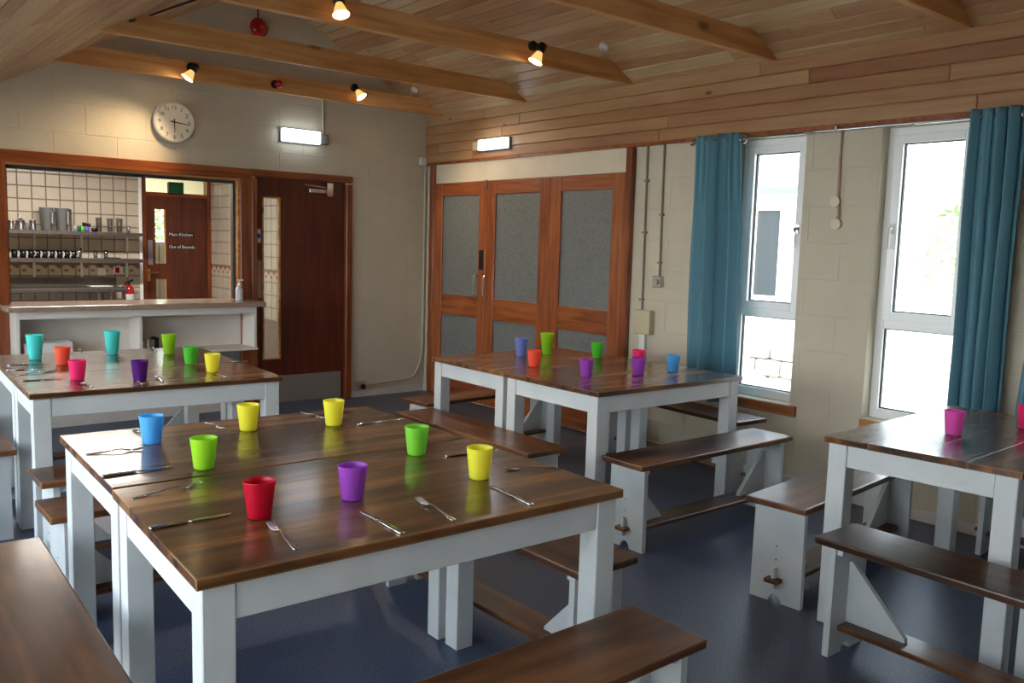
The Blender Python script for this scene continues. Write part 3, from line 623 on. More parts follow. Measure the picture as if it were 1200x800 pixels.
MB().box(a_[0]-.02, a_[0]+.02, 2.905, YK-.0075, fz-.05, fz-.02).done('wall_bracket', 'black_plastic', fe)
# unseen batten lamp, added to brighten the tiled kitchen
kl = thing('added_kitchen_lamp', 'added batten lamp out of view that brightens the kitchen', 'lamp', (-2.9, 1.5, 2.4))
MB().box(-3.5, -2.3, 1.42, 1.58, 2.33, 2.399).done('lamp_body', 'white_plastic', kl)
MB().box(-3.45, -2.35, 1.44, 1.56, 2.315, 2.329).done('diffuser', 'led_glow', kl)
L = bpy.data.lights.new('added_kitchen_light', 'AREA'); L.shape = 'RECTANGLE'; L.size = 1.1; L.size_y = .12; L.energy = 34; L.color = (1, .93, .84)
lo = bpy.data.objects.new('added_kitchen_light', L); COL.objects.link(lo); lo.location = (0, 0, -.095); lo.parent = kl

# ---------------------------------------------------------------- folding doors on the right wall
fd = struct('door_3', 'folding orange-brown doors with grey obscure glass on the right wall', 'door')
MB().box(-.05, .0, -.185, -.125, 0, 2.262).bevel(.004).done('door_post', 'frame_wood', fd)
MB().box(-.05, .0, -2.80, -2.735, 0, 2.262).bevel(.004).done('door_post', 'frame_wood', fd)
MB().box(-.02, -.001, -2.735, -.185, 2.082, 2.262).done('head_panel', 'panel_white', fd)
ylf = [(-.19, -1.028), (-1.032, -1.885), (-1.889, -2.73)]
gl = [(-.335, -.92), (-1.16, -1.76), (-2.025, -2.605)]
for (ya, yb), (g0, g1) in zip(ylf, gl):
    f_ = MB(); X0, X1 = -.045, -.008
    f_.box(X0, X1, ya, g0, .02, 2.075).box(X0, X1, g1, yb, .02, 2.075)
    st = f_.bevel(.003).done('leaf_stiles', 'leaf_wood', fd)
    f_ = MB(); e = .0005
    for z0, z1 in ((1.955, 2.075), (.82, 1.015), (.02, .2)): f_.box(X0+.002, X1, g0-e, g1+e, z0, z1)
    f_.bevel(.003).done('leaf_rails', 'leaf_wood_across', st)
    MB().box(-.028, -.02, g0, g1, 1.015, 1.955).done('pane', 'obscure_glass', st)
    MB().box(-.028, -.02, g0, g1, .2, .82).done('pane', 'obscure_glass', st)
for yy in (-.93, -1.075):
    h_ = MB().tube([(-.045, yy, 1.21), (-.085, yy, 1.215), (-.095, yy, 1.2), (-.095, yy, 1.04), (-.085, yy, 1.02), (-.045, yy, 1.025)], .010).done('pull_handle', 'chrome', fd)
MB().box(-.056, -.045, -1.0, -.95, 1.27, 1.45).done('lock_case', 'black_plastic', fd)
MB().box(-.058, -.045, -1.045, -1.02, 2.0, 2.085).done('bolt', 'steel', fd)

# ---------------------------------------------------------------- windows on the right wall
def upvc_window(name, W, label, hside=1, curtainless=True):
    y0, y1, z0, z1 = W; w_ = struct(name, label, 'window'); X0, X1 = .085, .15; f = .05; zt_ = 1.105
    a = MB(); a.box(X0, X1, y0, y0+f, z0, z1).box(X0, X1, y1-f, y1, z0, z1).box(X0, X1, y0+f, y1-f, z0, z0+.06).box(X0, X1, y0+f, y1-f, z1-f, z1).box(X0, X1, y0+f, y1-f, zt_-.03, zt_+.03)
    fr = a.bevel(.003).done('window_frame', 'upvc', w_)
    sy0, sy1, sz0, sz1 = y0+f-.008, y1-f+.008, zt_+.022, z1-f+.008; s = .05
    b = MB(); b.box(X0-.012, X1-.01, sy0, sy0+s, sz0, sz1).box(X0-.012, X1-.01, sy1-s, sy1, sz0, sz1).box(X0-.012, X1-.01, sy0+s, sy1-s, sz0, sz0+s).box(X0-.012, X1-.01, sy0+s, sy1-s, sz1-s, sz1)
    sa = b.bevel(.003).done('opening_sash', 'upvc', w_)
    def gask(a0, a1, c0, c1, x): 
        g = MB(); t = .006; g.box(x, x+.02, a0, a0+t, c0, c1).box(x, x+.02, a1-t, a1, c0, c1).box(x, x+.02, a0, a1, c0, c0+t).box(x, x+.02, a0, a1, c1-t, c1); return g
    gask(sy0+s, sy1-s, sz0+s, sz1-s, X0-.006+.02).done('gasket', 'gasket', sa)
    gask(y0+f, y1-f, z0+.06, zt_-.03, X0+.02).done('gasket', 'gasket', fr)
    MB().box(.118, .126, sy0+s, sy1-s, sz0+s, sz1-s).done('pane', 'glass', sa)
    MB().box(.118, .126, y0+f, y1-f, z0+.06, zt_-.03).done('pane', 'glass', fr)
    hy = (sy0+.025) if hside > 0 else (sy1-.025); hz = at(935, 268, 0, .07)[2] if hside > 0 else at(1049, 268, 0, .07)[2]
    MB().box(X0-.022, X0-.012, hy-.013, hy+.013, hz-.03, hz+.03).tube([(X0-.02, hy, hz), (X0-.05, hy, hz), (X0-.052, hy, hz-.02), (X0-.052, hy, hz-.12)], .009).done('handle', 'steel' if hside > 0 else 'white_plastic', sa)
    MB().box(-.03, .085, y0-.055, y1+.0, z0-.07, z0-.002).bevel(.004).done('window_sill', 'sill_wood', w_)
    return w_
upvc_window('window_1', W1, 'white narrow window beside the left blue curtain, cottage seen outside', 1)
upvc_window('window_2', W2, 'white narrow window at the right, glaring bright outside', -1)
upvc_window('window_3', W3, 'white narrow window past the right edge of the view', -1)
upvc_window('window_4', W4, 'white window near the camera on the right wall', -1)
for i, (a, b_) in enumerate(LW):
    w_ = struct('window_%d' % (5+i), 'wide white window in the left wall', 'window'); f = MB()
    X0, X1 = LEFT-.15, LEFT-.09
    f.box(X0, X1, a, a+.06, .35, 2.06).box(X0, X1, b_-.06, b_, .35, 2.06).box(X0, X1, a+.06, b_-.06, .35, .41).box(X0, X1, a+.06, b_-.06, 2.0, 2.06).box(X0, X1, (a+b_)/2-.03, (a+b_)/2+.03, .41, 2.0); f.done('window_frame', 'upvc', w_)
    MB().box(X0+.02, X0+.026, a+.06, b_-.06, .41, 2.0).done('pane', 'glass', w_)

# ---------------------------------------------------------------- curtains and rail
rail = thing('curtain_rail', 'thin steel curtain rail above the right-hand windows', 'rail', (-.075, -5, 2.245))
MB().cyl((-.075, -3.40, 2.246), (-.075, -7.2, 2.246), .009).done('rail_tube', 'chrome', rail)
for yy in (-3.50, -4.46, -5.57, -6.9): MB().box(-.084, -.029 if yy != -4.46 else -.029, yy-.008, yy+.008, 2.240, 2.268).done('rail_bracket', 'steel', rail)
MB().lathe([(0, 0), (.02, .004), (.024, .018), (.012, .036), (0, .04)], 16, (-.075, -3.40, 2.246), (0, 1, 0)).done('finial', 'steel', rail, True)
def curtain(label, y0t, y1t, y0b, y1b, ztop, zbot, folds, ring_y, amp=.03, seed=1, tie=1.78):
    rnd = random.Random(seed); c = thing('curtain', label, 'curtain', (-.09, (y0t+y1t)/2, zbot), 'blue curtains on the window rail')
    mb = MB(); nu, nv = folds*14, 46; th = .0025; grid = []
    ph = [rnd.uniform(-.5, .5) for _ in range(folds+1)]; am = [rnd.uniform(.35, 1.5) for _ in range(folds+1)]
    for j in range(nv+1):
        v = j/nv; z = ztop+(zbot-ztop)*v; row = []
        for i in range(nu+1):
            u0 = i/nu; u = u0+.045*math.sin(2*PI*u0*1.0+seed)*math.sin(PI*u0)+.02*math.sin(2*PI*u0*2.3+2*seed+v)*math.sin(PI*u0); u = min(1, max(0, u)); k = min(folds-1, int(u*folds)); fr = u*folds-k
            a = am[k]*(1-fr)+am[k+1]*fr; p = ph[k]*(1-fr)+ph[k+1]*fr
            depth = amp*a*(.75+.35*v)
            x = -.088-depth*math.sin(2*PI*u*folds+p*(.3+v))-.006*math.sin(5*u+9*v+seed)
            x = min(x, -.042)
            if z > tie: x += .006*math.sin(2*PI*u*folds*3)*min(1, (z-tie)/.08)
            y = (y0t*(1-u)+y1t*u)*(1-v)+(y0b*(1-u)+y1b*u)*v + .008*math.sin(2*PI*u*folds*2+seed)*a
            row.append(mb.bm.verts.new((x, y, z)))
        grid.append(row)
    for j in range(nv):
        for i in range(nu): mb.bm.faces.new([grid[j][i], grid[j][i+1], grid[j+1][i+1], grid[j+1][i]])
    o = mb.done('curtain_cloth', 'curtain_cloth', c, True)
    s = o.modifiers.new('thick', 'SOLIDIFY'); s.thickness = .002; s.offset = 0
    # stitched seam under the heading
    sm = MB(); jt = min(range(nv+1), key=lambda j: abs(ztop+(zbot-ztop)*j/nv-tie)); off = woff(c)
    pts = [(Vector(o.data.vertices[jt*(nu+1)+i].co)+off+Vector((-.002, 0, 0))) for i in range(0, nu+1, 2)]
    sm.tube(pts, .0022, 5).done('heading_seam', 'curtain_cloth', c)
    for ry in ring_y:
        mb = MB(); seg = 20
        R0, r0 = .026, .005; rings = []
        for i in range(seg):
            a = 2*PI*i/seg; rings.append([mb.bm.verts.new((-.075-(R0+r0*math.cos(2*PI*k/6))*math.cos(a)*.9, ry+r0*math.sin(2*PI*k/6)+.01*math.cos(a), 2.240+(R0+r0*math.cos(2*PI*k/6))*math.sin(a))) for k in range(6)])
        for i in range(seg):
            for k in range(6): mb.bm.faces.new([rings[i][k], rings[i][(k+1) % 6], rings[(i+1) % seg][(k+1) % 6], rings[(i+1) % seg][k]])
        mb.done('eyelet_ring', 'steel', c, True)
curtain('blue curtain left of the narrow window with the cottage view', -3.42, -3.80, -3.43, -3.87, 2.285, .475, 4, [-3.80], .045, seed=3)
curtain('blue curtain at the right edge of the bright right window', -5.24, -5.50, -5.26, -5.50, 2.285, .475, 4, [-5.50], .034, seed=5)
curtain('blue curtain cut off by the right edge of the photo', -5.70, -5.98, -5.57, -5.90, 2.285, .475, 4, [-5.98], .022, seed=8)

# ---------------------------------------------------------------- wall fittings
c0 = at(204, 143, 1, -.03)
ck = thing('wall_clock', 'round white wall clock with black numerals on the gable wall', 'clock', (c0[0], 0, c0[2])); R = .163
MB().lathe([(0, 0), (R, 0), (R+.004, .03), (R-.003, .044), (R-.012, .044), (R-.016, .034)], 48, (c0[0], -.003, c0[2]), (0, -1, 0)).done('clock_case', 'clock_case', ck, True)
MB().lathe([(0, .032), (R-.014, .032)], 48, (c0[0], -.003, c0[2]), (0, -1, 0)).done('clock_face', 'clock_face', ck)
for h in range(1, 13):
    a = PI/2-h*PI/6; s = .043; r_ = R*.71
    text(str(h), s, (c0[0]+r_*math.cos(a), -.0362, c0[2]+r_*math.sin(a)-s*.36), ROT_BACK, 'ink', ck, 'numeral', .0005, 'CENTER')
tk = MB()
for k in range(12):
    a = k*PI/6; d_ = Vector((math.cos(a), 0, math.sin(a))); q = Vector((-math.sin(a), 0, math.cos(a))); c_ = Vector((c0[0], 0, c0[2])); w_ = .0015
    A, B = c_+d_*(R-.03), c_+d_*(R-.018)
    tk.hexa([A-q*w_+Vector((0, -.036, 0)), B-q*w_+Vector((0, -.036, 0)), B+q*w_+Vector((0, -.036, 0)), A+q*w_+Vector((0, -.036, 0)), A-q*w_+Vector((0, -.0352, 0)), B-q*w_+Vector((0, -.0352, 0)), B+q*w_+Vector((0, -.0352, 0)), A+q*w_+Vector((0, -.0352, 0))])
tk.done('minute_marks', 'ink', ck)
def hand(ang, ln, wd, back, y):
    d_ = Vector((math.cos(ang), 0, math.sin(ang))); q = Vector((-math.sin(ang), 0, math.cos(ang))); c_ = Vector((c0[0], 0, c0[2])); A, B = c_-d_*back, c_+d_*ln
    MB().hexa([A-q*wd+Vector((0, y, 0)), B-q*wd*.6+Vector((0, y, 0)), B+q*wd*.6+Vector((0, y, 0)), A+q*wd+Vector((0, y, 0)), A-q*wd+Vector((0, y+.001, 0)), B-q*wd*.6+Vector((0, y+.001, 0)), B+q*wd*.6+Vector((0, y+.001, 0)), A+q*wd+Vector((0, y+.001, 0))]).done('clock_hand', 'ink', ck)
hand(math.radians(-6), .115, .004, .03, -.039); hand(math.radians(-89), .085, .004, .025, -.041)
MB().cyl((c0[0], -.036, c0[2]), (c0[0], -.044, c0[2]), .006).done('hub', 'ink', ck)

def em_light_back():
    t_ = thing('emergency_light', 'lit white emergency light on the gable wall right of the clock', 'light', (-1.38, 0, 2.41), 'lit emergency lights')
    MB().box(-1.575, -1.205, -.03, -.003, 2.352, 2.472).done('back_tray', 'grey_plastic', t_)
    MB().box(-1.57, -1.21, -.075, -.03, 2.357, 2.467).bevel(.008, 2).done('diffuser', 'led_glow', t_)
    MB().box(-1.20, -1.115, -.05, -.003, 2.362, 2.452).bevel(.004).done('junction_box', 'grey_plastic', t_)
    MB().cyl((-1.158, -.014, 2.45), (-1.158, -.014, 2.86), .010).done('conduit', 'conduit_paint', t_)
em_light_back()
t_ = thing('emergency_light', 'lit white emergency light on the pine cladding above the folding doors', 'light', (-.03, -1.0, 2.40), 'lit emergency lights')
q0, q1 = at(560, 170, 0, -.09), at(593, 168, 0, -.09)
MB().box(-.055, -.029, q1.y, q0.y, 2.345, 2.445).done('back_tray', 'grey_plastic', t_)
MB().box(-.095, -.055, q1.y+.005, q0.y-.005, 2.35, 2.44).bevel(.008, 2).done('diffuser', 'led_glow', t_)
q2 = at(554, 170, 0, -.065)
MB().box(-.07, -.029, q0.y+.003, q2.y, 2.352, 2.435).bevel(.004).done('junction_box', 'cream_plastic', t_)
one('corner_sensor', 'small white square sensor high in the far corner', 'sensor', MB().box(-.105, -.04, -.045, -.003, 2.265, 2.34).bevel(.005), 'white_plastic', loc=(-.07, -.02, 2.30))
pc = thing('corner_conduit', 'thin painted conduit curving down the far corner to the wall socket', 'conduit', (-.2, 0, .1))
pts = [(-.035, -.014, 2.262), (-.035, -.014, .50)]
for k in range(1, 9):
    a = k/8*PI/2; pts.append((-.035-.16*(1-math.cos(a)), -.014, .50-.36*math.sin(a)))
pts += [(-.60, -.014, .118), (-.70, -.014, .108)]
MB().tube(pts, .0085).done('conduit_run', 'conduit_paint', pc)
MB().cyl((-.012, -.05, 2.262), (-.012, -.05, .065), .010).done('conduit_run', 'conduit_paint', pc)
for zz in (1.15, .62): MB().box(-.05, -.02, -.026, -.003, zz, zz+.014).done('clip', 'conduit_paint', pc)
sk = thing('wall_socket', 'grey wall socket with a black plug by the baseboard beside the dark door', 'socket', (-.75, 0, .08))
MB().box(-.815, -.70, -.045, -.003, .068, .15).bevel(.004).done('socket_box', 'pale_steel_plate', sk); MB().cyl((-.745, -.045, .105), (-.745, -.07, .105), .024, 16).done('plug', 'black_plastic', sk)
# right wall runs
rc = thing('wall_conduit', 'left of two thin conduits beside the folding doors, ending at a cream box', 'conduit', (0, -2.93, 1.0), 'thin conduits on the window wall')
MB().tube([(-.012, -2.915, 2.262), (-.012, -2.93, 1.05)], .008).done('conduit_run', 'conduit_grey', rc)
for zz in (2.0, 1.62, 1.12): MB().box(-.022, -.003, -2.942, -2.90, zz, zz+.015).done('clip', 'conduit_grey', rc)
MB().box(-.06, -.003, -3.05, -2.885, .87, 1.05).bevel(.005).done('junction_box', 'cream_plastic', rc)
MB().box(-.03, -.003, -2.985, -2.93, .07, .87).done('trunking', 'white_plastic', rc)
rc = thing('wall_conduit', 'right of two thin conduits beside the folding doors, ending at a metal switch', 'conduit', (0, -3.08, 1.3), 'thin conduits on the window wall')
MB().tube([(-.012, -3.075, 2.262), (-.012, -3.085, 1.31)], .008).done('conduit_run', 'conduit_grey', rc)
for zz in (1.75, 1.4): MB().box(-.022, -.003, -3.098, -3.065, zz, zz+.015).done('clip', 'conduit_grey', rc)
MB().box(-.045, -.003, -3.125, -3.045, 1.225, 1.31).bevel(.004).done('switch_box', 'steel', rc); MB().cyl((-.045, -3.085, 1.267), (-.055, -3.085, 1.267), .02).done('switch_knob', 'steel', rc)
rc = thing('wall_conduit', 'white conduit with two round boxes on the pier between the windows', 'conduit', (0, -4.46, 1.7), 'thin conduits on the window wall')
MB().tube([(-.012, -4.462, 2.262), (-.012, -4.462, 2.10)], .007).tube([(-.012, -4.462, 2.10), (-.012, -4.465, 1.84), (-.014, -4.475, 1.80), (-.014, -4.478, 1.75), (-.012, -4.465, 1.70)], .009).done('conduit_run', 'pier_conduit', rc)
for yy, zz in ((-4.452, 1.825), (-4.468, 1.69)): MB().cyl((-.003, yy, zz), (-.028, yy, zz), .032, 20).done('round_box', 'pier_box', rc)
# bell, sounder
bl = thing('fire_bell', 'round red fire bell high on the gable wall', 'bell', (at(305, 32, 1, -.06)[0], 0, at(305, 32, 1, -.06)[2]))
bx_, bz_ = bl.location[0], bl.location[2]
MB().lathe([(0, 0), (.05, 0), (.075, .02), (.082, .035), (.074, .055), (.045, .075), (0, .083)], 28, (bx_, -.003, bz_), (0, -1, 0)).done('bell_dome', 'red_gloss', bl, True)
MB().cyl((bx_, -.012, bz_+.07), (bx_, -.012, bz_+.32), .007).done('conduit', 'dark_grey', bl); MB().cyl((bx_, -.085, bz_), (bx_, -.092, bz_), .008).done('centre_screw', 'chrome', bl)
yf = BY[0]-.026; a_ = at(323, 99, 1, yf)
sd = thing('alarm_sounder', 'small red alarm sounder on the beam below the bell', 'alarm', a_)
MB().cyl((a_[0]-.01, yf+.0, a_[2]), (a_[0]-.01, yf-.022, a_[2]), .034, 20).done('base', 'black_plastic', sd); MB().lathe([(0, 0), (.032, 0), (.032, .03), (.018, .045), (0, .047)], 20, (a_[0]+.005, yf-.022, a_[2]), (.3, -.95, 0)).done('lens', 'red_gloss', sd, True)
# spotlights
def spot(px, py, yface, lx, ly, aim, label, e=30):
    'px,py base on the beam; lamp mouth centre at lx,ly'
    b_ = at(px, py, 1, yface); head = at(lx, ly, 1, yface-.10); t_ = thing('spotlight', label, 'spotlight', b_, 'spotlights on the beams')
    aim = Vector(aim).normalized(); neck = head-aim*.085
    MB().cyl(b_, b_+Vector((0, -.022, 0)), .032, 20).done('mount', 'black_plastic', t_)
    MB().tube([b_+Vector((0, -.015, 0)), b_+Vector((0, -.05, .004)), neck], .011).done('arm', 'black_plastic', t_)
    MB().lathe([(0, -.05), (.024, -.05), (.029, -.04), (.029, 0), (.024, .012), (0, .012)], 20, neck, aim).done('lamp_holder', 'black_plastic', t_, True)
    MB().lathe([(.02, .012), (.027, .03), (.047, .082)], 24, neck, aim).done('reflector_bulb', 'reflector_glass', t_, True)
    MB().lathe([(0, .088), (.03, .087), (.0465, .081)], 24, neck, aim).done('bulb_face', 'lamp_glow', t_, True)
    L = bpy.data.lights.new('spot_lamp', 'SPOT'); L.energy = e; L.color = (1, .74, .45); L.spot_size = math.radians(105); L.spot_blend = 1; L.shadow_soft_size = .04
    o = bpy.data.objects.new('spot_lamp', L); COL.objects.link(o); o.parent = t_; o.location = (head+aim*.02)-b_
    o.rotation_euler = aim.to_track_quat('-Z', 'Y').to_euler()
spot(223, 79, BY[0]-.026, 219, 92, (-.55, .12, -.83), 'lit spotlight at the left of the beam nearest the clock wall')
spot(414, 103, BY[0]-.026, 424, 114, (.3, -.45, -.7), 'lit spotlight at the right of the beam nearest the clock wall')
spot(396, 2, BY[2]-.026, 400, 18, (0, -.35, -.9), 'lit spotlight at the top of the photo on the third beam')
spot(623, 54, BY[2]-.026, 627, 73, (-.35, .15, -.85), 'lit spotlight in the middle of the ceiling on the third beam')
# ceiling roses with flex
def on_slope(px, py, side):
    d = (px-600)/F*RR-(py-400)/F*UU+_f
    # z = APZ - SL*side*(x-APX)
    t = (APZ-SL*side*(CP.x-APX)-CP.z)/(d.z+SL*side*d.x); return CP+d*t
for px, py, side, (tx, ty), bi, lab in ((487, 103, 1, (474, 113), 0, 'white cable box on the ceiling above the first beam end'), (709, 52, 1, (697, 66), 2, 'white cable box on the ceiling beside the third beam end'), (127, 50, -1, (126, 62), 0, 'white cable box at the left end of the first beam')):
    a_ = on_slope(px, py, side); nrm = Vector((-side*sn, 0, -cs)); t_ = thing('cable_box', lab, 'box', a_, 'white cable boxes on the ceiling')
    a_ = a_+nrm*.012
    MB().lathe([(0, 0), (.036, 0), (.036, .018), (.03, .026), (0, .028)], 20, a_, nrm).done('box_lid', 'white_plastic', t_)
    e_ = at(tx, ty, 1, BY[bi]-.03) if bi else at(tx, ty, 1, BY[0]-.03)
    md = (a_+e_)/2+Vector((.0, 0, -.035)); MB().tube([a_+nrm*.02, a_+nrm*.045+(e_-a_)*.15, md, e_], .004, 6).done('flex', 'cream_plastic', t_)
a_, b_ = on_slope(150, 22, -1), on_slope(215, 1, -1); nrm = Vector((sn, 0, -cs))
one('ceiling_cable', 'dark cable running over the left ceiling boards', 'cable', MB().tube([a_+nrm*.016, (a_*.66+b_*.34)+nrm*.02, (a_*.3+b_*.7)+nrm*.018, b_+nrm*.016, b_+(b_-a_)+nrm*.016], .007, 6), 'dark_grey')

# ---------------------------------------------------------------- tables
TH = .78; TTK = .026
def table(FL, FR, BR, BL, label, planks=4):
    'top corners in plan, everything else interpolated between them'
    A, B, C_, D_ = [Vector((*p, 0)) for p in (FL, FR, BR, BL)]
    Lx = ((B-A).length+(C_-D_).length)/2; Ly = ((D_-A).length+(C_-B).length)/2
    ctr = (A+B+C_+D_)/4; t_ = thing('dining_table', label, 'table', (ctr.x, ctr.y, 0), 'white-legged dining tables with dark tops')
    def Q(x, y, z):
        u, v = x/Lx, y/Ly; p = A*(1-u)*(1-v)+B*u*(1-v)+C_*u*v+D_*(1-u)*v; return Vector((p.x, p.y, z))
    def qbox(x0, x1, y0, y1, z0, z1, bv=.002, seg=1):
        mb = MB(); mb.hexa([Q(x0, y0, z0), Q(x1, y0, z0), Q(x1, y1, z0), Q(x0, y1, z0), Q(x0, y0, z1), Q(x1, y0, z1), Q(x1, y1, z1), Q(x0, y1, z1)]); return mb.bevel(bv, seg)
    for i in range(planks):
        y0, y1 = Ly*i/planks, Ly*(i+1)/planks; g = .0001
        qbox(0, Lx, y0+(g if i else 0), y1-(g if i < planks-1 else 0), TH-TTK, TH+random.uniform(-.0002, .0002), .0005 if 0 < i < planks-1 else .0009).done('plank', 'dark_varnished_wood' if 0 < i < planks-1 else 'dark_varnished_edge_wood', t_)
    i, w = .014, .075; zt_ = TH-TTK-.0005
    for lx in (i, Lx-i-w):
        for ly in (i, Ly-i-w): qbox(lx, lx+w, ly, ly+w, 0, zt_, .003).done('leg', 'white_paint', t_)
    k = .005; zb = zt_-.09
    qbox(i+w+.001, Lx-i-w-.001, i+k, i+k+.022, zb, zt_).done('apron', 'white_paint', t_)
    qbox(i+w+.001, Lx-i-w-.001, Ly-i-k-.022, Ly-i-k, zb, zt_).done('apron', 'white_paint', t_)
    qbox(i+k, i+k+.022, i+w+.001, Ly-i-w-.001, zb, zt_).done('apron', 'white_paint', t_)
    qbox(Lx-i-k-.022, Lx-i-k, i+w+.001, Ly-i-w-.001, zb, zt_).done('apron', 'white_paint', t_)
    return t_
table((-4.285, -5.513), (-3.002, -5.551), (-2.998, -4.741), (-4.243, -4.722), 'nearest dining table, with the red cup on it')
table((-4.238, -4.700), (-3.002, -4.732), (-2.997, -3.998), (-4.207, -3.916), 'dining table behind the nearest one, with the light blue cup on it')
table((-4.132, -2.984), (-2.95, -3.047), (-2.926, -2.431), (-4.105, -2.385), 'left rear dining table, with the pink and violet cups on it')
table((-4.105, -2.375), (-2.926, -2.421), (-2.892, -1.60), (-4.06, -1.53), 'dining table closest to the serving counter, with two tall turquoise cups')
table((-1.824, -4.276), (-.649, -4.306), (-.677, -3.535), (-1.812, -3.507), 'front table of the middle pair, with two purple cups on it')
table((-1.811, -3.497), (-.677, -3.525), (-.704, -2.744), (-1.799, -2.757), 'dining table right in front of the folding doors, with the tall lime cup')
table((-1.687, -6.192), (-.486, -6.16), (-.541, -5.447), (-1.742, -5.476), 'dining table at the right edge, glaring under the bright window')
table((-1.64, -6.92), (-.44, -6.89), (-.484, -6.172), (-1.685, -6.204), 'dining table only its leg showing at the right edge of the photo')

# ---------------------------------------------------------------- benches
BL_, BW_, BH_ = 1.28, .28, .455
def make_bench():
    t_ = thing('bench', 'x', 'bench', (0, 0, 0), 'white trestle benches with dark seats')
    s = MB().box(-BL_/2, BL_/2, -BW_/2, BW_/2, BH_-.028, BH_); s.bevel(.006, 2); s.done('seat', 'bench_wood', t_)
    for sg in (-1, 1):
        xo = sg*(BL_/2-.05); xi = xo-sg*.026; zt_ = BH_-.0285; hw = .115
        pts = [(-hw-.004, 0), (-.03, 0)]+[(-.03*math.cos(a), .03*math.sin(a)*1.2) for a in [PI*k/8 for k in range(1, 8)]]+[(.03, 0), (hw+.004, 0), (hw, zt_), (-hw, zt_)]
        e = MB(); e.prism(pts, 0, min(xo, xi), max(xo, xi)); e.done('end_panel', 'white_paint', t_)
        b = MB(); xa = xi-sg*.001
        b.prism([(xa, .116), (xa-sg*.23, .116), (xa-sg*.23, .128), (xa-sg*.012, .352), (xa, .352)], 1, -.011, .011)
        b.done('bracket', 'white_paint', t_)
        MB().box(xa, xa-sg*.022, -hw+.01, hw-.01, zt_-.03, zt_).done('cleat', 'white_paint', t_)
        for zz in (.25, .19): MB().cyl((xo, .004, zz), (xo+sg*.0008, .004, zz), .004, 8).done('screw', 'dark_grey', t_)
        pgx = xo+sg*.016
        MB().box(pgx-.011, pgx+.011, -.009, .009, .065, .16).bevel(.003).done('peg', 'white_paint', t_)
    st = MB(); st.box(-(BL_/2-.0765), BL_/2-.0765, -.07, .07, .093, .115)
    for sg in (-1, 1): st.box(sg*(BL_/2-.049), sg*(BL_/2-.004), -.034, .034, .095, .113)
    st.bevel(.003).done('stretcher', 'bench_wood', t_)
    return t_
benches = [
 (-1.15, -4.43, -.014, 'dark-topped bench along the near side of the middle table pair'),
 (-1.945, -3.42, PI/2-.012, 'bench on the left side of the middle tables, its seat end behind the yellow cup'),
 (-1.13, -2.475, .06, 'bench right in front of the folding doors behind the middle tables'),
 (-.27, -3.53, PI/2-.075, 'bench between the middle tables and the wall with the left blue curtain'),
 (-1.12, -5.225, .085, 'bench at the far side of the right-edge table, its white end panel facing the camera'),
 (-1.88, -6.26, PI/2-.015, 'bench on the left side of the right-edge table, showing its triangular bracket'),
 (-2.856, -4.735, PI/2, 'bench right of the two nearest tables, seat corner showing under the tabletop'),
 (-3.68, -5.777, 0, 'bench at the bottom of the photo in front of the nearest table'),
 (-4.462, -4.66, PI/2-.035, 'bench in the bottom left corner of the photo'),
 (-4.255, -1.99, PI/2-.02, 'bench at the left edge of the photo beside the rear left tables'),
 (-3.52, -3.185, .0, 'farther of two bench seats seen in the gap between the left table groups'),
 (-3.59, -3.70, .0, 'nearer of two bench seats seen in the gap between the left table groups'),
 (-3.45, -1.385, .0, 'bench between the rear left tables and the serving counter'),
 (-.2, -6.13, PI/2, 'bench at the far right between the right-edge table and the window wall'),
]
proto = make_bench()
for i, (x, y, a, lab) in enumerate(benches):
    o = proto if i == 0 else copy_tree(proto)
    o.location = (x, y, 0); o.rotation_euler = (0, 0, a); o['label'] = lab

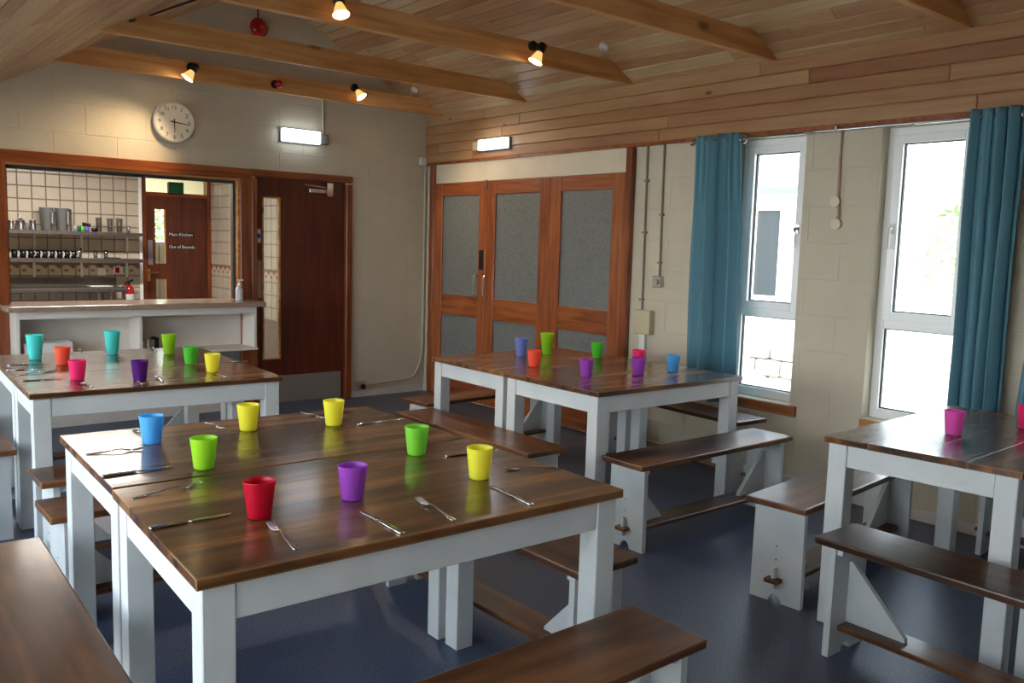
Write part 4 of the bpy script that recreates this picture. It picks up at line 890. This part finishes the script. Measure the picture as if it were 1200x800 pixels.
# ---------------------------------------------------------------- cups
def make_cup(name, h, rt, rb, m, label):
    t_ = None; prof = [(0, 0), (rb-.003, 0), (rb, .003)]; n = 9
    for i in range(1, n+1):
        v = i/n; r = rb+(rt-rb)*v; prof.append((r-.0007, h*(v-.02))); prof.append((r, h*v))
    prof += [(rt-.0012, h+.0008), (rt-.0025, h)]
    for i in range(n-1, -1, -1): v = i/n; prof.append((rb+(rt-rb)*v-.0026, max(.004, h*v)))
    prof += [(0, .004)]
    mb = MB().lathe(prof, 32)
    o = mb.done('cup', m, None, True); return tag(o, label, 'cup')
CH = .098
cups = [ # px, base y, colour, kind, label, group
 (178, 521, 'blue', 0, 'light blue plastic cup on the second table'), (239, 551, 'lime', 0, 'lime green plastic cup at the left of the nearest tables, by their seam'),
 (291, 505.5, 'yellow', 0, 'yellow plastic cup between the blue cup and the farthest corner, back of the near tables'), (391, 499.5, 'yellow', 0, 'yellow plastic cup near the back right corner of the near tables'),
 (304, 609.5, 'red', 0, 'crimson red plastic cup on the nearest table beside a fork'), (413, 588, 'purple', 0, 'purple plastic cup in the middle of the nearest table'),
 (488, 534.5, 'light_green', 0, 'light green plastic cup at the right of the nearest tables'), (561.5, 563, 'yellow', 0, 'yellow plastic cup at the right end of the nearest table, by the knife'),
 (41.5, 422, 'turquoise', 1, 'tall turquoise cup at the far left of the rear table'), (73.5, 428, 'orange', 0, 'orange-red plastic cup on the rear left table'),
 (91, 446, 'pink', 0, 'bright pink plastic cup on the rear left table'), (132, 416, 'turquoise', 1, 'tall turquoise cup in the middle of the rear table, left of the violet cup'),
 (164, 446, 'violet', 0, 'dark violet plastic cup on the rear left table'), (198, 415, 'lime', 2, 'lime green cup on the rear table by the cabinet divider'),
 (223.5, 427, 'green', 0, 'mid green plastic cup on the rear left table'), (249, 436.5, 'yellow', 0, 'yellow plastic cup on the rear left table beside a knife'),
 (610.5, 418, 'lavender', 2, 'lavender blue cup at the left end of the middle tables'), (640.5, 415.5, 'lime', 1, 'tall lime green cup in front of the folding doors'),
 (625.5, 430, 'orange', 0, 'orange-red plastic cup in front of the tall lime cup'), (699.5, 419.5, 'green', 0, 'mid green plastic cup near the folding door post'),
 (687, 442, 'purple', 0, 'purple plastic cup nearest the front corner of the middle table'), (748, 429, 'hot_pink', 0, 'hot pink plastic cup half hidden behind a purple cup'),
 (748, 440, 'purple', 0, 'purple plastic cup in front of the hot pink cup'), (788.5, 436, 'blue', 0, 'sky blue plastic cup near the left blue curtain'),
 (1117, 510, 'magenta', 0, 'translucent pink cup on the table under the bright window'), (1203, 503, 'pink', 0, 'pink cup cut by the right edge of the photo'),
]
protoc = {}
for px, py, col_, kd, lab in cups:
    h, rt, rb = [(.098, .042, .031), (.142, .046, .031), (.120, .044, .031)][kd]
    p = at(px, py, 2, TH); d = Vector((p.x-CP.x, p.y-CP.y, 0)).normalized()
    if (col_, kd) in protoc: o = protoc[(col_, kd)].copy(); COL.objects.link(o); o['label'] = lab
    else: o = make_cup('cup', h, rt, rb, 'cup_'+col_, lab); protoc[(col_, kd)] = o
    o['group'] = 'coloured plastic cups on the tables'
    o.location = (p.x+d.x*rb*.9, p.y+d.y*rb*.9, TH+.0006)

# ---------------------------------------------------------------- cutlery
def strip(mb, secs, th):
    'secs: x, y0, y1, z ; makes a thin curved solid'
    prev = None; rows = []
    for x, ya, yb, z in secs: rows.append([mb.bm.verts.new(v) for v in ((x, ya, z), (x, yb, z), (x, yb, z+th), (x, ya, z+th))])
    for A, B in zip(rows, rows[1:]):
        for k in range(4): mb.bm.faces.new([A[k], A[(k+1) % 4], B[(k+1) % 4], B[k]])
    mb.bm.faces.new(rows[0][::-1]); mb.bm.faces.new(rows[-1])
def fork_mesh():
    mb = MB()
    strip(mb, [(0, -.006, .006, 0), (.004, -.0085, .0085, 0), (.03, -.008, .008, .001), (.07, -.0055, .0055, .004), (.10, -.003, .003, .008), (.118, -.003, .003, .008), (.128, -.008, .008, .005), (.138, -.0115, .0115, .003), (.146, -.0118, .0118, .002)], .0022)
    for k in range(4):
        y = -.0118+k*.00645; strip(mb, [(.145, y, y+.0042, .002), (.165, y+.0002, y+.0040, .003), (.183, y+.0006, y+.003, .0065), (.188, y+.0012, y+.0024, .008)], .0018)
    return mb
def knife_mesh():
    mb = MB()
    strip(mb, [(0, -.007, .007, 0), (.004, -.0095, .0095, 0), (.05, -.0085, .0085, 0), (.09, -.0065, .0065, 0), (.10, -.0045, .0045, .001)], .005)
    strip(mb, [(.098, -.0045, .0045, .002), (.108, -.009, .007, .002), (.15, -.0098, .007, .002), (.19, -.0085, .007, .002), (.205, -.003, .007, .002), (.211, .004, .006, .002)], .0015)
    return mb
FK = fork_mesh().done('fork', 'chrome', None, True); KN = knife_mesh().done('knife', 'chrome', None, True)
cut = [ # kind, handle px, tip px, label
 ('fork', (352, 648), (312, 611), 'fork on the nearest table with tines by the red cup'),
 ('knife', (472, 626), (423, 600), 'knife by the near edge of the nearest table, below the purple cup'),
 ('fork', (536, 612), (486, 584), 'fork at the near edge of the nearest table, between purple and yellow cups'),
 ('knife', (623, 592), (575, 570), 'knife at the right end of the nearest table, below the yellow cup'),
 ('fork', (652, 547), (591, 551), 'fork at the right end of the nearest table, behind the yellow cup'),
 ('knife', (522, 535), (583, 528), 'knife partly hidden behind the front yellow cup'),
 ('fork', (152, 585), (238, 568), 'fork on the nearest table, left of the lime cup'),
 ('knife', (175, 620), (272, 603), 'knife on the nearest table, left of the red cup'),
 ('fork', (100, 533), (168, 527), 'fork on the second table, in front of the blue cup'),
 ('knife', (119, 559), (203, 547), 'knife on the second table, beside the lime cup'),
 ('knife', (154, 502), (185, 521), 'knife end showing behind the blue cup'),
 ('fork', (240, 495), (262, 504), 'fork on the second table, between blue and yellow cups'),
 ('fork', (353, 483), (381, 492), 'fork on the second table, left of the back yellow cup'),
 ('knife', (419, 498), (474, 491), 'knife near the back right corner of the near tables'),
 ('knife', (24, 447), (75, 444), 'nearest of the knives at the left end of the rear table'),
 ('fork', (20, 440), (66, 435), 'fork at the left end of the rear table, between two knives'),
 ('knife', (11, 434), (50, 433), 'middle knife at the left end of the rear table'),
 ('knife', (9, 428.5), (58, 426), 'farthest knife at the left end of the rear table'),
 ('fork', (108, 454), (96, 449), 'fork near the pink cup on the rear table'),
 ('knife', (168, 450.5), (158, 444), 'knife near the violet cup on the rear table'),
 ('fork', (190, 447), (184, 443), 'fork end between the violet and green cups'),
 ('knife', (264, 442), (249, 437.5), 'knife beside the rear yellow cup'),
 ('fork', (100, 414.5), (92, 409), 'fork between the two tall turquoise cups'),
 ('fork', (184, 413), (176, 407), 'fork left of the rear lime cup'),
 ('knife', (285, 424), (258, 424.5), 'knife near the right edge of the rear table'),
]
used = set()
for kd, hpx, tpx, lab in cut:
    src = FK if kd == 'fork' else KN; o = src if kd not in used else src.copy()
    if kd in used: COL.objects.link(o)
    used.add(kd)
    a, b_ = at(*hpx, 2, TH), at(*tpx, 2, TH); d = b_-a; ln = .188 if kd == 'fork' else .211
    mid = (a+b_)/2; ang = math.atan2(d.y, d.x); s = max(.85, min(1.1, d.length/ln))
    o.location = (mid.x-math.cos(ang)*ln*s/2, mid.y-math.sin(ang)*ln*s/2, TH+.0006); o.rotation_euler = (0, 0, ang); o.scale = (s, .88, 1)
    tag(o, lab, kd, 'forks on the tables' if kd == 'fork' else 'knives on the tables')

# ---------------------------------------------------------------- outside
struct('ground', 'pale paved yard outside the windows', 'ground', MB().box(.3, 30, -30, 30, -.25, -.12).box(-30, LEFT-.3, -30, 30, -.25, -.12).box(LEFT-.3, .3, 3.4, 30, -.25, -.12).box(LEFT-.3, .3, -30, NEAR-.3, -.25, -.12), 'paving')
XC = 4.6
c_ = at(868, 228, 0, XC); e_ = at(934, 238, 0, XC)
ht = thing('cottage', 'pale rendered cottage with slate roof seen through the left window', 'building', (XC, 1, -.12))
ya, yb, ze = 5.0, e_.y, c_.z
MB().box(XC, XC+4, yb, ya, -.12, ze).done('wall', 'render_white', ht)
MB().hexa([(XC-.25, yb-.2, ze-.02), (XC+2.2, yb-.2, ze+1.6), (XC+2.2, ya+.2, ze+1.6), (XC-.25, ya+.2, ze-.02), (XC-.25, yb-.2, ze+.06), (XC+2.2, yb-.2, ze+1.72), (XC+2.2, ya+.2, ze+1.72), (XC-.25, ya+.2, ze+.06)]).done('roof', 'slate', ht)
w0, w1_ = at(880, 250, 0, XC-.02), at(917, 355, 0, XC-.02)
fr = MB(); A0, A1, Z0, Z1 = w1_.y, w0.y+.8, max(.4, w1_.z), ze-.12
fr.box(XC-.05, XC+.01, A0, A0+.09, Z0, Z1).box(XC-.05, XC+.01, A1-.09, A1, Z0, Z1).box(XC-.048, XC+.008, A0+.09, A1-.09, Z1-.09, Z1).box(XC-.048, XC+.008, A0+.09, A1-.09, Z0, Z0+.08).box(XC-.045, XC+.005, (A0+A1)/2-.03, (A0+A1)/2+.03, Z0+.08, Z1-.09)
fo = fr.done('window', 'upvc', ht); MB().box(XC-.02, XC-.012, A0+.09, A1-.09, Z0+.08, Z1-.09).done('pane', 'dark_grey', fo)
MB().box(XC-.03, XC+.0, yb, A0-.02, -.12, ze).done('stone_quoin', 'stone', ht)
# stone garden wall and rocks
rnd = random.Random(4)
gw = thing('garden_wall', 'low stone garden wall outside the left window', 'wall', (3.0, -2.4, -.12))
for i in range(12):
    for j in range(4):
        y_ = -2.9+i*.32+(j % 2)*.16; s = rnd.uniform(.85, 1.1)
        MB().box(2.9+rnd.uniform(-.03, .03), 3.2+rnd.uniform(-.03, .03), y_, y_+.29*s, -.12+j*.17, -.12+j*.17+.16).bevel(.02, 1).done('stone', 'stone', gw)
r0_, r1_ = at(862, 424, 0, 2.6), at(932, 474, 0, .75)
rl = thing('edge_rail', 'grey-blue sloping metal rail outside the left window', 'rail', (1.6, (r0_.y+r1_.y)/2, -.12))
u_ = Vector((0, 0, .035)); v_ = Vector((.02, -.02, 0))
MB().hexa([r0_-u_-v_, r1_-u_-v_, r1_-u_+v_, r0_-u_+v_, r0_+u_-v_, r1_+u_-v_, r1_+u_+v_, r0_+u_+v_]).done('handrail', 'rail_blue', rl)
for f_ in (.12, .5, .9):
    q_ = r0_.lerp(r1_, f_); MB().cyl((q_.x, q_.y, -.12), (q_.x, q_.y, q_.z-.03), .015, 8).done('post', 'rail_blue', rl)
def bush(name, c, rad, n, label, cat, trunk=None, ls=.07):
    t_ = thing(name, label, cat, (c[0], c[1], -.12)); mb = MB(); rn = random.Random(n)
    for _ in range(n):
        d = Vector((rn.gauss(0, 1), rn.gauss(0, 1), rn.gauss(0, 1))).normalized()*rad*rn.uniform(.45, 1)**.6; p = Vector(c)+Vector((d.x, d.y, d.z*.9))
        q = Vector((rn.uniform(-1, 1), rn.uniform(-1, 1), rn.uniform(-1, 1))).normalized(); r2 = q.cross(Vector((rn.uniform(-1, 1), rn.uniform(-1, 1), rn.uniform(-1, 1)))).normalized()
        s = ls*rn.uniform(.6, 1.3); mb.bm.faces.new([mb.bm.verts.new(p-q*s), mb.bm.verts.new(p+r2*s*.5), mb.bm.verts.new(p+q*s), mb.bm.verts.new(p-r2*s*.5)])
    o = mb.done('foliage', 'leaf_green', t_); o['kind'] = 'stuff'
    MB().cyl((c[0], c[1], -.12), (c[0], c[1], c[2]), .06 if trunk is None else trunk, 8).done('trunk', 'bark', t_)
p = at(1128, 285, 0, 7.0); bush('tree', (p.x, p.y-.2, p.z-.1), .75, 900, 'leafy green tree seen faintly through the right window', 'tree')
p = at(190, 280, 1, 6.0); bush('shrub', (p.x+.15, 7.2, p.z-.2), .9, 1600, 'green shrub outside, seen through the inner kitchen door glass', 'shrub')
